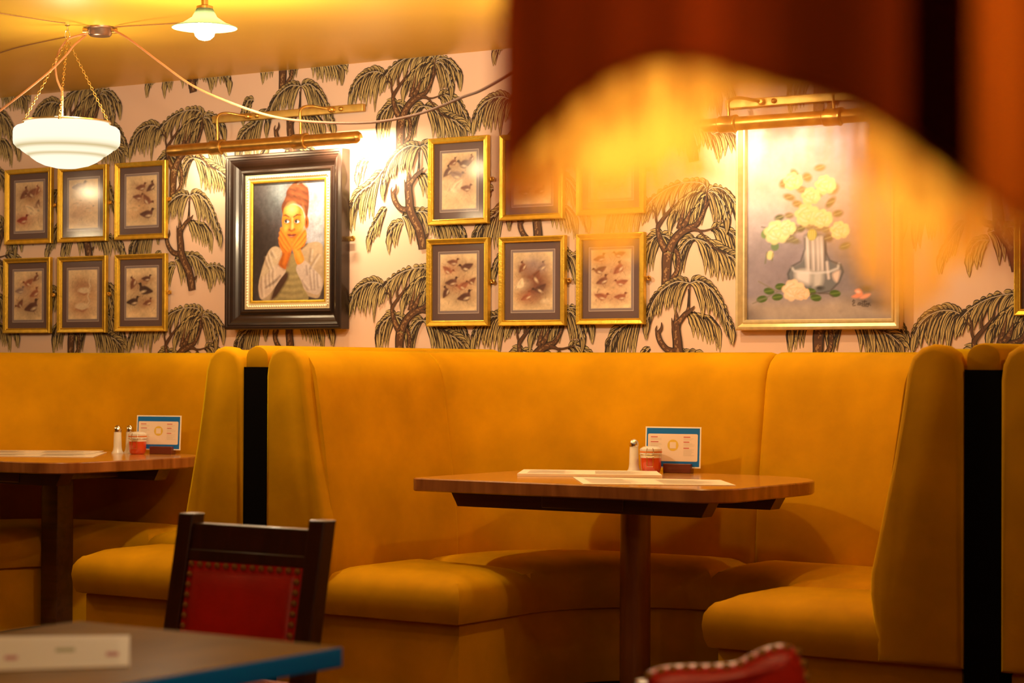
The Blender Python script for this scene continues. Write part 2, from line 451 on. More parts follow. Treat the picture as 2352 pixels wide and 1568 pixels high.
    limb([(1350, 2370), (1430, 2310), (1500, 2230)], [60, 52, 8], hi=False)
    # U crown in front of its limbs
    frond([(1425, 1872), (1250, 1842), (1100, 1900), (950, 2020), (850, 2160), (780, 2340), (745, 2500)], 480, 330, 15, w=.022)
    frond([(1435, 1872), (1550, 1835), (1680, 1890), (1800, 2010), (1900, 2170), (2000, 2400), (2080, 2600)], 560, 330, 15, w=.022)
    A.ribbon([m4(1405, 1960), m4(1412, 2080), m4(1400, 2240)], [.006, .008, .011], INK)
    return A
def build_wall():
    A = build_motif()
    V = np.array(A.v); Fq = np.array(A.f); Cc = np.array(A.c); nl = A.layer
    V[:, 1] = -(0.0004 + V[:, 1]*3.2e-6)
    # columns
    x2 = _o2[0]; x4 = _o4[0]; dx = (x4-x2)/2
    cell = _o2[1]-WXZ(905, 760)[1]
    ph = {0: WXZ(395, 840)[1], 1: _o4[1], 2: _o2[1]}
    allv = []; allf = []; allc = []; off = 0
    XL, XR = -12.0, 2.5; ZL = 1.05; ZH = CEIL
    # plain paper
    base = np.array([[XL, 0, 0], [XR, 0, 0], [XR, 0, ZH], [XL, 0, ZH]]); allv.append(base); allf.append(np.array([[0, 1, 2, 3]])); allc.append(np.array([PAPERC])); off = 4
    for k in range(-4, 10):
        cx = x2+(k-2)*dx; z0 = ph[k % 3]
        for r in range(-3, 4):
            cz = z0+r*cell
            if cz-1.0 > ZH or cz+.5 < ZL: continue
            v = V+np.array([cx, 0, cz])
            zz = v[Fq][:, :, 2]; keep = (zz.min(1) > ZL) & (zz.min(1) < ZH-.002)
            f = Fq[keep]
            if len(f) == 0: continue
            used = np.unique(f); mp = -np.ones(len(v), int); mp[used] = np.arange(len(used))
            vv = v[used].copy(); vv[:, 2] = np.minimum(vv[:, 2], ZH-.001)
            vv[:, 1] -= 1.5e-6*((r+3) % 2)
            allv.append(vv); allf.append(mp[f]+off); allc.append(Cc[keep]); off += len(vv)
    VV = np.concatenate(allv); FFa = np.concatenate(allf); CC = np.concatenate(allc)
    me = bpy.data.meshes.new('wall_back')
    me.vertices.add(len(VV)); me.vertices.foreach_set('co', VV.astype(np.float32).ravel())
    me.loops.add(FFa.size); me.loops.foreach_set('vertex_index', FFa.ravel().astype(np.int32))
    me.polygons.add(len(FFa)); me.polygons.foreach_set('loop_start', np.arange(0, FFa.size, 4, dtype=np.int32))
    me.update(calc_edges=True)
    at = me.color_attributes.new('paint', 'FLOAT_COLOR', 'CORNER')
    C4 = np.concatenate([CC, np.ones((len(CC), 1))], 1); at.data.foreach_set('color', np.repeat(C4, 4, axis=0).astype(np.float32).ravel())
    me.materials.append(vcmat('palm_wallpaper', .55, .35))
    o = bpy.data.objects.new('wall_back', me); o.location = (0, WY, 0); link(o); tag(o, kind='structure')
    return o
PAPERC = (.80, .56, .44)

# ------------------------------------------------------------------ paintings: a grid of points, each with its paint colour
class Canvas:
    def __init__(s, w, h, bg):
        s.w, s.h = w, h
        y, x = np.mgrid[0:h, 0:w]; s.X = (x+.5)/w; s.Y = (y+.5)/h; s.asp = h/w   # Y measured down
        s.C = np.ones((h, w, 3))*np.array(bg)
    def blend(s, a, col):
        a = np.clip(a, 0, 1)[..., None]; s.C = s.C*(1-a)+np.array(col)*a
    def ell(s, cx, cy, rx, ry, rot=0, col=(0, 0, 0), soft=.2, alpha=1.):
        dx = s.X-cx; dy = (s.Y-cy)*s.asp; c, n = math.cos(rot), math.sin(rot)
        u = (dx*c+dy*n)/rx; v = (-dx*n+dy*c)/ry; d = np.sqrt(u*u+v*v)
        s.blend(alpha*(1-(d-(1-soft))/(2*soft)), col)
    def segd(s, a, b, wa=0, wb=0):
        ax, ay = a[0], a[1]*s.asp; bx, by = b[0], b[1]*s.asp
        vx, vy = bx-ax, by-ay; L = vx*vx+vy*vy+1e-12
        t = np.clip(((s.X-ax)*vx+(s.Y*s.asp-ay)*vy)/L, 0, 1)
        return np.hypot(s.X-ax-t*vx, s.Y*s.asp-ay-t*vy)-(wa+(wb-wa)*t)
    def stroke(s, pts, w, col, soft=.006, alpha=1.):
        ws = w if isinstance(w, (list, tuple)) else [w]*len(pts); D = None
        for i in range(len(pts)-1):
            d = s.segd(pts[i], pts[i+1], ws[i], ws[i+1]); D = d if D is None else np.minimum(D, d)
        s.blend(alpha*(.5-D/(2*soft)), col)
    def poly(s, pts, col, soft=.008, alpha=1., sm=True):
        if sm: pts = [(p.x, p.y) for p in smooth_path([(a, b, 0) for a, b in pts], 4, closed=True)]
        ins = np.zeros_like(s.X, bool); D = np.full_like(s.X, 9.)
        Ya = s.Y*s.asp; m = len(pts)
        for i in range(m):
            x1, y1 = pts[i][0], pts[i][1]*s.asp; x2, y2 = pts[(i+1) % m][0], pts[(i+1) % m][1]*s.asp
            if abs(y2-y1) > 1e-9:
                cr = ((y1 > Ya) != (y2 > Ya)) & (s.X < (x2-x1)*(Ya-y1)/(y2-y1)+x1); ins ^= cr
            D = np.minimum(D, s.segd(pts[i], pts[(i+1) % m]))
        sd = np.where(ins, -D, D); s.blend(alpha*(.5-sd/(2*soft)), col)
    def mottled(s, amt, sc=9, seed=1, sx=1., sy=1.):
        r = np.random.default_rng(seed); n = np.zeros_like(s.X)
        for o in range(3):
            g = r.standard_normal((int(sc*2**o*s.asp*sy)+3, int(sc*2**o*sx)+3))
            fy = s.Y*(g.shape[0]-2); fx = s.X*(g.shape[1]-2); iy = fy.astype(int); ix = fx.astype(int); ty = fy-iy; tx = fx-ix
            n += (g[iy, ix]*(1-tx)*(1-ty)+g[iy, ix+1]*tx*(1-ty)+g[iy+1, ix]*(1-tx)*ty+g[iy+1, ix+1]*tx*ty)/(1.6**o)
        s.C = np.clip(s.C*(1+amt*n[..., None]), 0.001, 1)
    def obj(s, name, W, H, loc, parent, material):
        h, w = s.h, s.w
        co = np.zeros((h, w, 3)); co[..., 0] = (s.X-.5)/(1-1/w)*W; co[..., 2] = (.5-s.Y)/(1-1/h)*H
        idx = np.arange(h*w).reshape(h, w)
        q = np.stack([idx[1:, :-1], idx[1:, 1:], idx[:-1, 1:], idx[:-1, :-1]], -1).reshape(-1, 4)
        me = bpy.data.meshes.new(name); me.vertices.add(h*w); me.vertices.foreach_set('co', co.astype(np.float32).ravel())
        me.loops.add(q.size); me.loops.foreach_set('vertex_index', q.ravel().astype(np.int32))
        me.polygons.add(len(q)); me.polygons.foreach_set('loop_start', np.arange(0, q.size, 4, dtype=np.int32)); me.update(calc_edges=True)
        at = me.color_attributes.new('paint', 'FLOAT_COLOR', 'POINT')
        at.data.foreach_set('color', np.concatenate([s.C, np.ones((h, w, 1))], -1).astype(np.float32).ravel())
        me.materials.append(material); o = bpy.data.objects.new(name, me); o.location = loc
        return link(o, parent)
PRINT_M = vcmat('printed_paper', .6, .3); OIL_M = vcmat('oil_paint', .38, .45, .15)
def s2(r, g, b): return srgb(r, g, b)
# ------------------------------------------------------------------ the room
CEIL = onY(565, 170, WY).z
build_wall()
struct('ceiling', box(-12, 2.5, -2.5, WY+.1, CEIL, CEIL+.1), CEILM)
FLOORM = wood_mat('dark_floor_boards', (.055, .022, .010), (.10, .04, .018), .45, .2, (8, 1, 1), 3)
struct('floor', box(-12, 2.5, -2.5, WY+.1, -.1, 0), FLOORM)
WARMW = mat('ochre_wall_paint', (.55, .27, .09), .7)
struct('wall_left', box(-12.1, -12, -2.5, WY, 0, CEIL), WARMW)
struct('wall_right', box(2.5, 2.6, -2.5, WY, 0, CEIL), WARMW)
struct('wall_front', box(-12, 2.5, -2.6, -2.5, 0, CEIL), WARMW)
struct('wall_back_lower', box(-12, 2.5, WY+.0005, WY+.1, 0, 1.06), WARMW)

# ------------------------------------------------------------------ booths
HB = 1.2885; DEP = WY-FY-.014; RC = .75
def booth_path(step=.04):
    pts = []
    y = .03
    n = int((DEP-RC-.03)/.05)
    for i in range(n): pts.append((-HB, .03+(DEP-RC-.03)*i/n, 1, 0))
    for i in range(17):
        a = PI-(PI/2)*i/16; pts.append((-HB+RC+RC*math.cos(a), DEP-RC+RC*math.sin(a), -math.cos(a), -math.sin(a)))
    n = 16; x0 = -HB+RC
    for i in range(1, n+1): pts.append((x0+(0-x0)*i/n, DEP, 0, -1))
    full = pts+[(-x, y, -nx, ny) for x, y, nx, ny in pts[::-1][1:]]
    return full
PROF = [(.262, .34), (.276, .40), (.277, .50), (.266, .62), (.250, .74), (.233, .86), (.217, .96), (.205, 1.04), (.197, 1.09), (.185, 1.13), (.163, 1.163),
        (.133, 1.184), (.10, 1.192), (.065, 1.188), (.035, 1.172), (.012, 1.145), (.002, 1.11), (.002, .9), (.002, .34)]
def panel_mesh(pts, g0, g1):
    """pts: list of (x,y,nx,ny); g0/g1 groove depth at the two ends"""
    bm = bmesh.new(); m = len(pts); rings = []
    S = [0]
    for i in range(1, m): S.append(S[-1]+math.hypot(pts[i][0]-pts[i-1][0], pts[i][1]-pts[i-1][1]))
    # extra samples near both ends for a rounded edge
    T = sorted(set([0, .004, .010, .020]+S[1:-1]+[S[-1]-.020, S[-1]-.010, S[-1]-.004, S[-1]]))
    P = np.array(pts); out = []
    for t in T:
        p = [np.interp(t, S, P[:, k]) for k in range(4)]; l = math.hypot(p[2], p[3]); p[2] /= l; p[3] /= l
        def grv(u, g): return g*max(0, 1-u/.022)**2
        gd = grv(t, g0)+grv(S[-1]-t, g1)
        ring = []
        for j, (d, z) in enumerate(PROF):
            top = max(0, (z-1.05)/.14); dd = d-gd*(1 if d > .05 else 0); zz = z-gd*.8*min(1, top)
            ring.append(bm.verts.new((p[0]+p[2]*dd, p[1]+p[3]*dd, zz)))
        rings.append(ring)
    for i in range(len(rings)-1):
        for k in range(len(PROF)-1):
            bm.faces.new((rings[i][k], rings[i][k+1], rings[i+1][k+1], rings[i+1][k]))
    for r in (rings[0], rings[-1]): bm.faces.new(r)
    return bm
ENDP = [(0, .285), (0, 1.10), (.006, 1.145), (.022, 1.178), (.052, 1.197), (.09, 1.203), (.128, 1.192), (.156, 1.165), (.172, 1.12), (.180, 1.06), (.193, .98), (.214, .86),
        (.240, .74), (.266, .62), (.284, .54), (.286, .48), (.278, .42), (.268, .36), (.262, .285)]
def end_panel_mesh(side):
    poly = ccw([Vector((d, z)) for d, z in ENDP])
    bm = bmesh.new(); R = []
    for ins, y in [(.020, -.018), (.008, -.014), (.0, -.002), (0, .034)]:
        q = inset_ring(poly, ins); R.append([bm.verts.new((side*(-HB+p.x), y, p.y)) for p in q])
    n = len(poly)
    for i in range(3):
        for k in range(n): bm.faces.new((R[i][k], R[i][(k+1) % n], R[i+1][(k+1) % n], R[i+1][k]))
    fs = [bm.faces.new(R[0]), bm.faces.new(R[-1])]; bmesh.ops.triangulate(bm, faces=fs)
    return bm
def cushion_mesh(poly, z0=.282, z1=.405, crown=.050, bulge=.010):
    poly = ccw([Vector(p) for p in poly]); poly = resample(poly, .035)
    bm = bmesh.new()
    R = add_rings(bm, poly, [(.016, z0), (.004, z0+.004), (-bulge*.5, z0+.03), (-bulge, z0+.07), (-bulge*.6, z1-.02), (.006, z1), (.020, z1+crown*.30)], cap1=False)
    cdt_cap(bm, R[-1], z1+crown*.30, lambda d: crown*.70*(1-math.exp(-d/.055)))
    return bm
def booth(label):
    t = thing('dining_booth', label, 'booth', (0, 0, 0), 0)
    full = booth_path(); n = len(full); half = (n-1)//2
    nst = int((DEP-RC-.03)/.05)
    cuts = [0, nst+1, half, n-1-(nst+1), n-1]; g = [.002, .0035, .014, .0035, .002]
    for i in range(4):
        mesh_obj('backrest', panel_mesh(full[cuts[i]:cuts[i+1]+1], g[i], g[i+1]), VELVET, t)
    for s in (1, -1): mesh_obj('end_panel', end_panel_mesh(s), VELVET, t)
    arc = [(.46*math.sin(a)*-1, .42+.45*math.cos(a)) for a in [PI/2*(1-k/8) for k in range(9)]]   # (-.46,.42)->(0,.87)
    inner = [(-1.055, .0), (-1.055, .60)]
    wing = [(-1.050, -.006), (-.462, -.006), (-.458, .428), (-1.03, .545), (-1.055, .545)]
    cor = [(-HB+.25+.50-.50*math.cos(a), DEP-.25-.50+.50*math.sin(a)) for a in [PI/2*k/8 for k in range(9)]]
    back = arc+[(-.0015, 1.24)]+[(max(min(x, -.0015), -1.06), y) for x, y in cor[::-1]]+[(-1.06, .56), (-1.03, .552)]
    for s in (1, -1):
        for pl in (wing, back):
            mesh_obj('seat_cushion', cushion_mesh([(s*x, y) for x, y in (pl if s == 1 else pl[::-1])]), VELVET, t)
    # upholstered plinth under the cushions
    bm = bmesh.new()
    outl = [(-1.27, .03), (-.485, .03), (-.48, .43)]+[(x*1.03, y+.03) for x, y in arc[1:-1]]
    outl = outl+[(0, .90)]+[(-x, y) for x, y in outl[::-1]]+[(1.27, DEP-.01), (-1.27, DEP-.01)]
    add_rings(bm, ccw([Vector(p) for p in outl]), [(0, 0.0), (0, .275), (.004, .281)])
    mesh_obj('base', bm, VELVET, t)
    return t
PX0 = onY(617, 853, FY).x; PX1 = onY(2215, 853, FY).x
BC = (PX0+PX1)/2; GAP = .11; PIT = 2*HB+GAP
print('booth width', PX1-PX0, 'centre', BC, 'ceil', CEIL)
b1 = booth('mustard velvet horseshoe booth in the middle, behind the oval-backed table'); b1.location = (BC, FY, 0)
b2 = copy_tree(b1); b2.location = (BC-PIT, FY, 0)
b2['label'] = 'mustard velvet booth at the left, under the hanging glass bowl lamp'
b3 = copy_tree(b1); b3.location = (BC+PIT, FY, 0)
b3['label'] = 'mustard velvet booth cut off by the right edge of the photo'
for b in (b1, b2, b3): b['group'] = 'velvet booths along the wall'
for sx, lb in ((-1, 'black divider with mustard padded cap beside the red leather chair'), (1, 'black divider with mustard padded cap at the right edge')):
    cx = BC+sx*(PIT/2)
    t = thing('booth_divider', lb, 'divider', (cx, FY, 0), 0, 'dividers between the booths')
    w = GAP/2-.002
    mesh_obj('panel', box(-w, w, -.006, DEP, 0, 1.13), BLACK, t)
    poly = [Vector(p) for p in [(-w, 1.122), (w, 1.122)]]+[Vector((w*math.cos(a)*1.0, 1.165+.041*math.sin(a))) for a in [PI*k/10 for k in range(11)]]
    bm = bmesh.new(); R = []
    for ins, y in [(.014, .000), (.004, .003), (0, .014), (0, DEP-.01)]:
        q = inset_ring(ccw(poly), ins); R.append([bm.verts.new((p.x, y, p.y)) for p in q])
    m = len(poly)
    for i in range(3):
        for k in range(m): bm.faces.new((R[i][k], R[i][(k+1) % m], R[i+1][(k+1) % m], R[i+1][k]))
    bm.faces.new(R[0]); bm.faces.new(R[-1]); mesh_obj('padded_cap', bm, VELVET, t)

# ------------------------------------------------------------------ tables in the booths
def tabletop_mesh(poly, z0, z1):
    bm = bmesh.new(); poly = ccw([Vector(p) for p in poly])
    add_rings(bm, poly, [(.004, z0), (0, z0+.004), (0, z1-.004), (.004, z1)])
    return bm
def booth_table(label, x0, x1, y0, y1, leg_x, leg_y, rad, square_leg=False):
    cx, cy = (x0+x1)/2, (y0+y1)/2
    t = thing('booth_table', label, 'table', (cx, cy, 0), 0, 'wooden tables in the booths')
    pl = round_poly([(x0-cx, y0-cy), (x1-cx, y0-cy), (x1-cx, y1-cy), (x0-cx, y1-cy)], rad, 14)
    bm = tabletop_mesh(pl, .705, .75)
    o = mesh_obj('tabletop', bm, [TABLE_TOP, TABLE_EDGE], t)
    for p in o.data.polygons: p.material_index = 0 if p.normal.z > .8 else 1
    for yy in (y0+.14, y1-.30):
        prof = [Vector(p) for p in [(x0-cx+.10, .704), (x0-cx+.13, .652), (x1-cx-.13, .652), (x1-cx-.10, .704)]]
        bm = bmesh.new(); a = [bm.verts.new((p.x, yy-cy-.035, p.y)) for p in prof]; b = [bm.verts.new((p.x, yy-cy+.035, p.y)) for p in prof]
        bm.faces.new(a); bm.faces.new(b[::-1])
        for k in range(4): bm.faces.new((a[k], a[(k+1) % 4], b[(k+1) % 4], b[k]))
        mesh_obj('under_beam', bm, TABLE_DARK, t, smooth=False)
    bm = bmesh.new(); add_box(bm, leg_x-cx-.16, leg_x-cx+.16, y0+.10-cy, y1-.26-cy, .66, .7045, .004); mesh_obj('mounting_board', bm, TABLE_DARK, t)
    lx, ly = leg_x-cx, leg_y-cy
    if square_leg: bm = box(lx-.048, lx+.048, ly-.048, ly+.048, .03, .66, .006)
    else:
        bm = bmesh.new(); add_lathe(bm, [(0, .03), (.053, .03), (.053, .66), (0, .66)], (lx, ly, 0), 40)
    mesh_obj('leg', bm, LEG_WOOD if not square_leg else TABLE_DARK, t)
    bm = bmesh.new(); add_lathe(bm, [(0, 0), (.27, 0), (.27, .012), (.24, .02), (.08, .032), (0, .032)], (lx, ly, 0), 40); mesh_obj('foot', bm, BLACK, t)
    return t
booth_table('varnished wooden table with a round post in the middle booth', -4.42, -3.20, 5.91, 6.83, -3.78, 6.36, [.035, .14, .34, .30])
booth_table('varnished wooden table with a dark post in the left booth', -7.42, -6.14, 5.93, 6.93, -6.64, 6.40, [.05, .14, .34, .3], True)
TZ = .75

def sheet(name, label, pts, z, thick=.0012, material=PAPER, curl=0.0, group=None):
    cx = sum(p[0] for p in pts)/len(pts); cy = sum(p[1] for p in pts)/len(pts)
    bm = bmesh.new(); add_rings(bm, ccw([Vector((p[0]-cx, p[1]-cy)) for p in pts]), [(0, 0), (0, thick)])
    o = mesh_obj(name, bm, material, None, False, (cx, cy, z)); return tag(o, label, 'menu', group)
def zpts(px, z=TZ): return [(onZ(x, y, z).x, onZ(x, y, z).y) for x, y in px]
PRINTED = mat('printed_menu_paper', (.88, .76, .58), .6)
def printed(name, label, px, z, thick, marks, group):
    """a menu sheet with printed lines as faces in its own mesh"""
    P = zpts(px, z); a, b, c, d = [Vector((p[0], p[1])) for p in P]   # a near-left b near-right c far-right d far-left
    t = sheet(name, label, P, z, thick, PRINTED, group=group)
    ctr = Vector((t.location.x, t.location.y))
    bm = bmesh.new(); bm.from_mesh(t.data)
    def at(u, v): return (a*(1-u)*(1-v)+b*u*(1-v)+c*u*v+d*(1-u)*v)-ctr
    slots = {}
    for u0, v0, u1, v1, mm in marks:
        if mm.name not in slots: t.data.materials.append(mm); slots[mm.name] = len(t.data.materials)-1
        f = bm.faces.new([bm.verts.new((*at(u, v), thick+.0004)) for u, v in ((u0, v0), (u1, v0), (u1, v1), (u0, v1))]); f.material_index = slots[mm.name]
    bm.to_mesh(t.data); bm.free(); return t
INKM = mat('grey_print', (.66, .54, .40), .7); REDINK = mat('red_print', (.55, .07, .06), .7); GREENINK = mat('olive_print', (.35, .34, .05), .7)
lines = [(.06+.48*c, .12+.06*i, .06+.48*c+random.uniform(.25, .4), .14+.06*i, INKM) for c in range(2) for i in range(12)]
printed('menu_sheet', 'folded cream menu lying against the jar on the middle booth table', [(1188, 1093), (1521, 1097), (1508, 1087), (1203, 1083)], TZ+.0005, .009, lines, 'menus on the tables')
printed('menu_sheet', 'loose cream menu lying nearest the table edge in the middle booth', [(1340, 1112), (1690, 1115), (1655, 1103), (1316, 1096)], TZ+.0005, .0018, lines, 'menus on the tables')
printed('menu_sheet', 'cream menu fanned out on the left booth table, upper sheet', [(-60, 1047), (214, 1050), (245, 1039), (-40, 1038)], TZ+.0005, .0018, lines, 'menus on the tables')
printed('menu_sheet', 'cream menu on the left booth table, sheet nearer the wall', [(-60, 1041), (216, 1041), (238, 1035.5), (-40, 1034)], TZ+.0030, .0015, lines, 'menus on the tables')

# ------------------------------------------------------------------ condiments
WHITE_CER = mat('white_shaker', (.80, .74, .62), .3, coat=.3)
SALT_GLASS = pane_mat('clear_glass')
KETCHUP = mat('red_sauce', (.55, .05, .01), .25, coat=1.0, coat_rough=.05)
RUBBER = mat('orange_seal', (.70, .18, .02), .5)
GLASSY = mat('jar_glass', (.75, .68, .58), .08, spec=.8, coat=1.0, coat_rough=.03); 
REDWOOD = mat('red_brown_block', (.13, .025, .012), .35, coat=.3)
CARDBLUE = mat('card_blue', (.01, .15, .50), .3, coat=.6, coat_rough=.15); CARDPALE = mat('card_cream', (.86, .68, .52), .35, coat=.4)
CARDEDGE = mat('card_white_edge', (.88, .80, .66), .4); CARDYEL = mat('card_yellow', (.75, .50, .06), .4)
def shaker(label, p, glass=False):
    t = thing('salt_shaker', label, 'shaker', p, 0, 'shakers on the booth tables')
    bm = bmesh.new(); add_lathe(bm, [(0, 0), (.026, 0), (.026, .004), (.020, .014), (.0175, .03), (.0165, .07), (.0155, .095), (0, .095)], n=24)
    mesh_obj('body', bm, WHITE_CER, t)
    bm = bmesh.new(); add_lathe(bm, [(0, .095), (.017, .095), (.0175, .103), (.016, .112), (.011, .119), (.004, .123), (0, .124)], n=24)
    mesh_obj('cap', bm, CHROME, t); return t
def jar(label, p):
    t = thing('sauce_jar', label, 'jar', p, 0, 'clip-top sauce jars on the booth tables')
    bm = bmesh.new(); add_lathe(bm, [(0, .0), (.028, .0), (.034, .006), (.037, .02), (.0385, .055), (.037, .064), (0, .064)], n=8*4); mesh_obj('contents', bm, KETCHUP, t)
    bm = bmesh.new(); add_lathe(bm, [(.0385, .056), (.0395, .066), (.0405, .070), (.0405, .073), (.0390, .075), (0, .075)], n=32); mesh_obj('neck', bm, GLASSY, t)
    bm = bmesh.new(); add_lathe(bm, [(.036, .0745), (.0408, .0755), (.0408, .0795), (.036, .0805)], n=32); mesh_obj('seal', bm, RUBBER, t)
    bm = bmesh.new(); add_lathe(bm, [(.0395, .080), (.041, .084), (.040, .089), (.030, .096), (.012, .099), (0, .0995)], n=32); lid = mesh_obj('lid', bm, GLASSY, t)
    bm = bmesh.new(); fx = lambda x, z: Vector((x, 0, z))
    # wire clasp faces the room (-Y, turned toward the camera)
    D = -.0425
    add_tube(bm, [Vector((-.010, D, .092)), Vector((-.014, D-.002, .075)), Vector((-.016, D-.002, .062)), Vector((.016, D-.002, .062)), Vector((.014, D-.002, .075)), Vector((.010, D, .092))], .0012, 6)
    add_tube(bm, [Vector((-.011, D-.001, .060)), Vector((-.011, D-.002, .026)), Vector((.011, D-.002, .026)), Vector((.011, D-.001, .060)), Vector((-.011, D-.001, .060))], .0014, 6)
    add_tube(bm, [Vector((.0415*math.cos(a), .0415*math.sin(a), .068)) for a in [2*PI*k/24 for k in range(25)]], .0011, 6, caps=False)
    o = mesh_obj('wire_clasp', bm, CHROME, lid); o.rotation_euler = (0, 0, .45); return t
def card(label, p, rz, w=.212, h=.150):
    t = thing('menu_card_stand', label, 'card stand', p, rz, 'blue menu cards on stands')
    mesh_obj('block', box(-.030, .075, -.022, .022, 0, .034, .003), REDWOOD, t).location = (0.0, 0, 0)
    bm = box(-w/2, w/2, -.0015, .0015, .012, .012+h)
    me = mesh_obj('card', bm, [CARDEDGE, CARDBLUE, CARDPALE, CARDYEL, REDINK, INKM], t, False)
    bm = bmesh.new(); bm.from_mesh(me.data)
    def face(pts, lv, mi):
        f = bm.faces.new([bm.verts.new((x, -.0015-.0003*lv, z)) for x, z in pts]); f.material_index = mi
    z0 = .012
    def rr(x0, x1, a, b, r): return [(q.x, q.y) for q in round_poly([(x0, a), (x1, a), (x1, b), (x0, b)], r, 5)]
    face(rr(-w/2+.005, w/2-.005, z0+.005, z0+h-.005, .001), 1, 1)
    face(rr(-w/2+.010, w/2-.012, z0+.024, z0+h-.026, .005), 2, 2)
    face([(.0+.021*math.cos(a), z0+h*.55+.021*math.sin(a)) for a in [2*PI*k/28 for k in range(28)]], 3, 3)
    face(rr(-.0115, .0115, z0+h*.55-.0115, z0+h*.55+.0115, .001), 4, 2)
    R = random.Random(5)
    for xs in (-.085, .040):
        z = z0+h-.036
        for grp in range(3):
            face(rr(xs, xs+R.uniform(.020, .030), z-.003, z, .0001), 3, 4); z -= .0065
            for k in range([2, 3, 6][grp]):
                if z < z0+.030: break
                face(rr(xs, xs+R.uniform(.030, .044), z-.0014, z, .0001), 3, 5); z -= .0042
            z -= .003
    bm.to_mesh(me.data); bm.free(); me.location = (0, 0, .006); me.rotation_euler = (math.radians(-4), 0, 0)
    return t
pj = onY(1495, 1083, 6.72)
jar('orange-sealed sauce jar full of red ketchup on the middle table', (pj.x, pj.y, TZ+.0))
ps = onY(1456, 1081.5, 6.72); shaker('white shaker beside the ketchup jar on the middle table', (ps.x, ps.y, TZ))
pc = onY(1504, 1081, 6.72); card('blue-bordered menu card behind the ketchup jar on the middle table', (pc.x+.035, pc.y+.068, TZ), .22)
pj2 = onY(316, 1035, 6.76); jar('sauce jar of orange and red sachets on the left table', (pj2.x, pj2.y, TZ))
ps2 = onY(270, 1033.5, 6.76); shaker('white shaker in front on the left table', (ps2.x, ps2.y, TZ))
ps3 = onY(279, 1032.8, 6.78); shaker('second shaker half hidden behind the white one, left table', (ps3.x+.02, ps3.y+.03, TZ))
pc2 = onY(322, 1033, 6.76); card('blue-bordered menu card behind the jar on the left table', (pc2.x+.04, pc2.y+.068, TZ), .30)
# ------------------------------------------------------------------ pictures on the wall
def prect(xl, xr, yt, yb, Y):
    xm, ym = (xl+xr)/2, (yt+yb)/2
    return onY(xl, ym, Y).x, onY(xr, ym, Y).x, onY(xm, yb, Y).z, onY(xm, yt, Y).z
def frame_mesh(W, H, prof):
    """prof: list of (inset, protrusion from the wall)"""
    bm = bmesh.new(); R = []
    for ins, d in prof:
        x, z = W/2-ins, H/2-ins; R.append([bm.verts.new(p) for p in ((-x, -d, -z), (x, -d, -z), (x, -d, z), (-x, -d, z))])
    for i in range(len(R)-1):
        for k in range(4): bm.faces.new((R[i][k], R[i][(k+1) % 4], R[i+1][(k+1) % 4], R[i+1][k]))
    return bm
def flat_rect(bm, W, H, d, hole=None):
    if hole is None:
        bm.faces.new([bm.verts.new(p) for p in ((-W/2, -d, -H/2), (W/2, -d, -H/2), (W/2, -d, H/2), (-W/2, -d, H/2))]); return
    a = [bm.verts.new(p) for p in ((-W/2, -d, -H/2), (W/2, -d, -H/2), (W/2, -d, H/2), (-W/2, -d, H/2))]
    w, h = W/2-hole, H/2-hole
    b = [bm.verts.new(p) for p in ((-w, -d, -h), (w, -d, -h), (w, -d, h), (-w, -d, h))]
    for k in range(4): bm.faces.new((a[k], a[(k+1) % 4], b[(k+1) % 4], b[k]))
PROF_GOLD = [(0, .0), (0, .019), (.0015, .0215), (.004, .022), (.0165, .0185), (.0175, .0165), (.0205, .0175), (.023, .016), (.0245, .012), (.0245, .006)]
BROWN = srgb(120, 72, 52); DKB = srgb(88, 50, 40); TAN = srgb(205, 172, 132); REDB = srgb(150, 88, 62); PALE = srgb(228, 205, 175); GREYB = srgb(140, 115, 110)
def paint_bird(c, x, y, s, a, col, kind='duck'):
    """a: body angle in radians, positive = head up to the right; s = size"""
    fl = 1
    if isinstance(a, tuple): a, fl = a
    def T(u, v):
        u *= fl; cu, su = math.cos(a), math.sin(a); v *= 1.45; return (x+(u*cu+v*su)*s, y+(-u*su+v*cu)*s/c.asp)
    col = tuple(k*1.25+.02 for k in col); dark = tuple(k*.6 for k in col)
    c.ell(x, y+s*.1/c.asp, s*1.5, s*.95, 0, tuple(k*1.15 for k in col), .7, .42)
    if kind == 'swan':
        c.ell(*T(0, 0), s*.95, s*.42, -a*fl, PALE, .25, .95)
        c.stroke([T(.7, -.05), T(1.0, -.4), T(.75, -.8), T(.85, -1.15), T(1.05, -1.1)], [s*.13, s*.11, s*.09, s*.10, s*.04], PALE, .02)
        c.stroke([T(-.8, .2), T(0, .40), T(.7, .2)], [s*.03, s*.06, s*.03], col, .03)
        c.stroke([T(.8, -.1), T(1.1, -.4), T(.85, -.8)], s*.02, dark, .015, .6)
        return
    c.poly([T(-1.15, -.10), T(-.5, -.32), T(.1, -.38), T(.62, -.18), T(.68, .12), T(.2, .38), T(-.4, .28)], col, .02)
    c.ell(*T(.15, .16), s*.42, s*.17, -a*fl, PALE, .5, .7)
    c.stroke([T(-1.0, -.08), T(-.3, -.18), T(.25, -.12)], [s*.03, s*.12, s*.04], dark, .02, .8)
    hx, hy = T(.80, -.42) if kind == 'duck' else T(.80, -.20)
    c.stroke([T(.5, -.1), (hx, hy)], [s*.20, s*.15], col, .02)
    c.ell(hx, hy, s*.18, s*.17, 0, dark, .3, .95)
    c.stroke([(hx, hy), T(1.22, -.40 if kind == 'duck' else -.16)], [s*.07, s*.015], dark, .012)
    c.stroke([T(0, .3), T(.02, .62)], s*.02, dark, .01, .6)
def tp(x, y, r):  # normalise crop coordinates
    return ((x-r[0])/(r[2]-r[0]), (y-r[1])/(r[3]-r[1]))
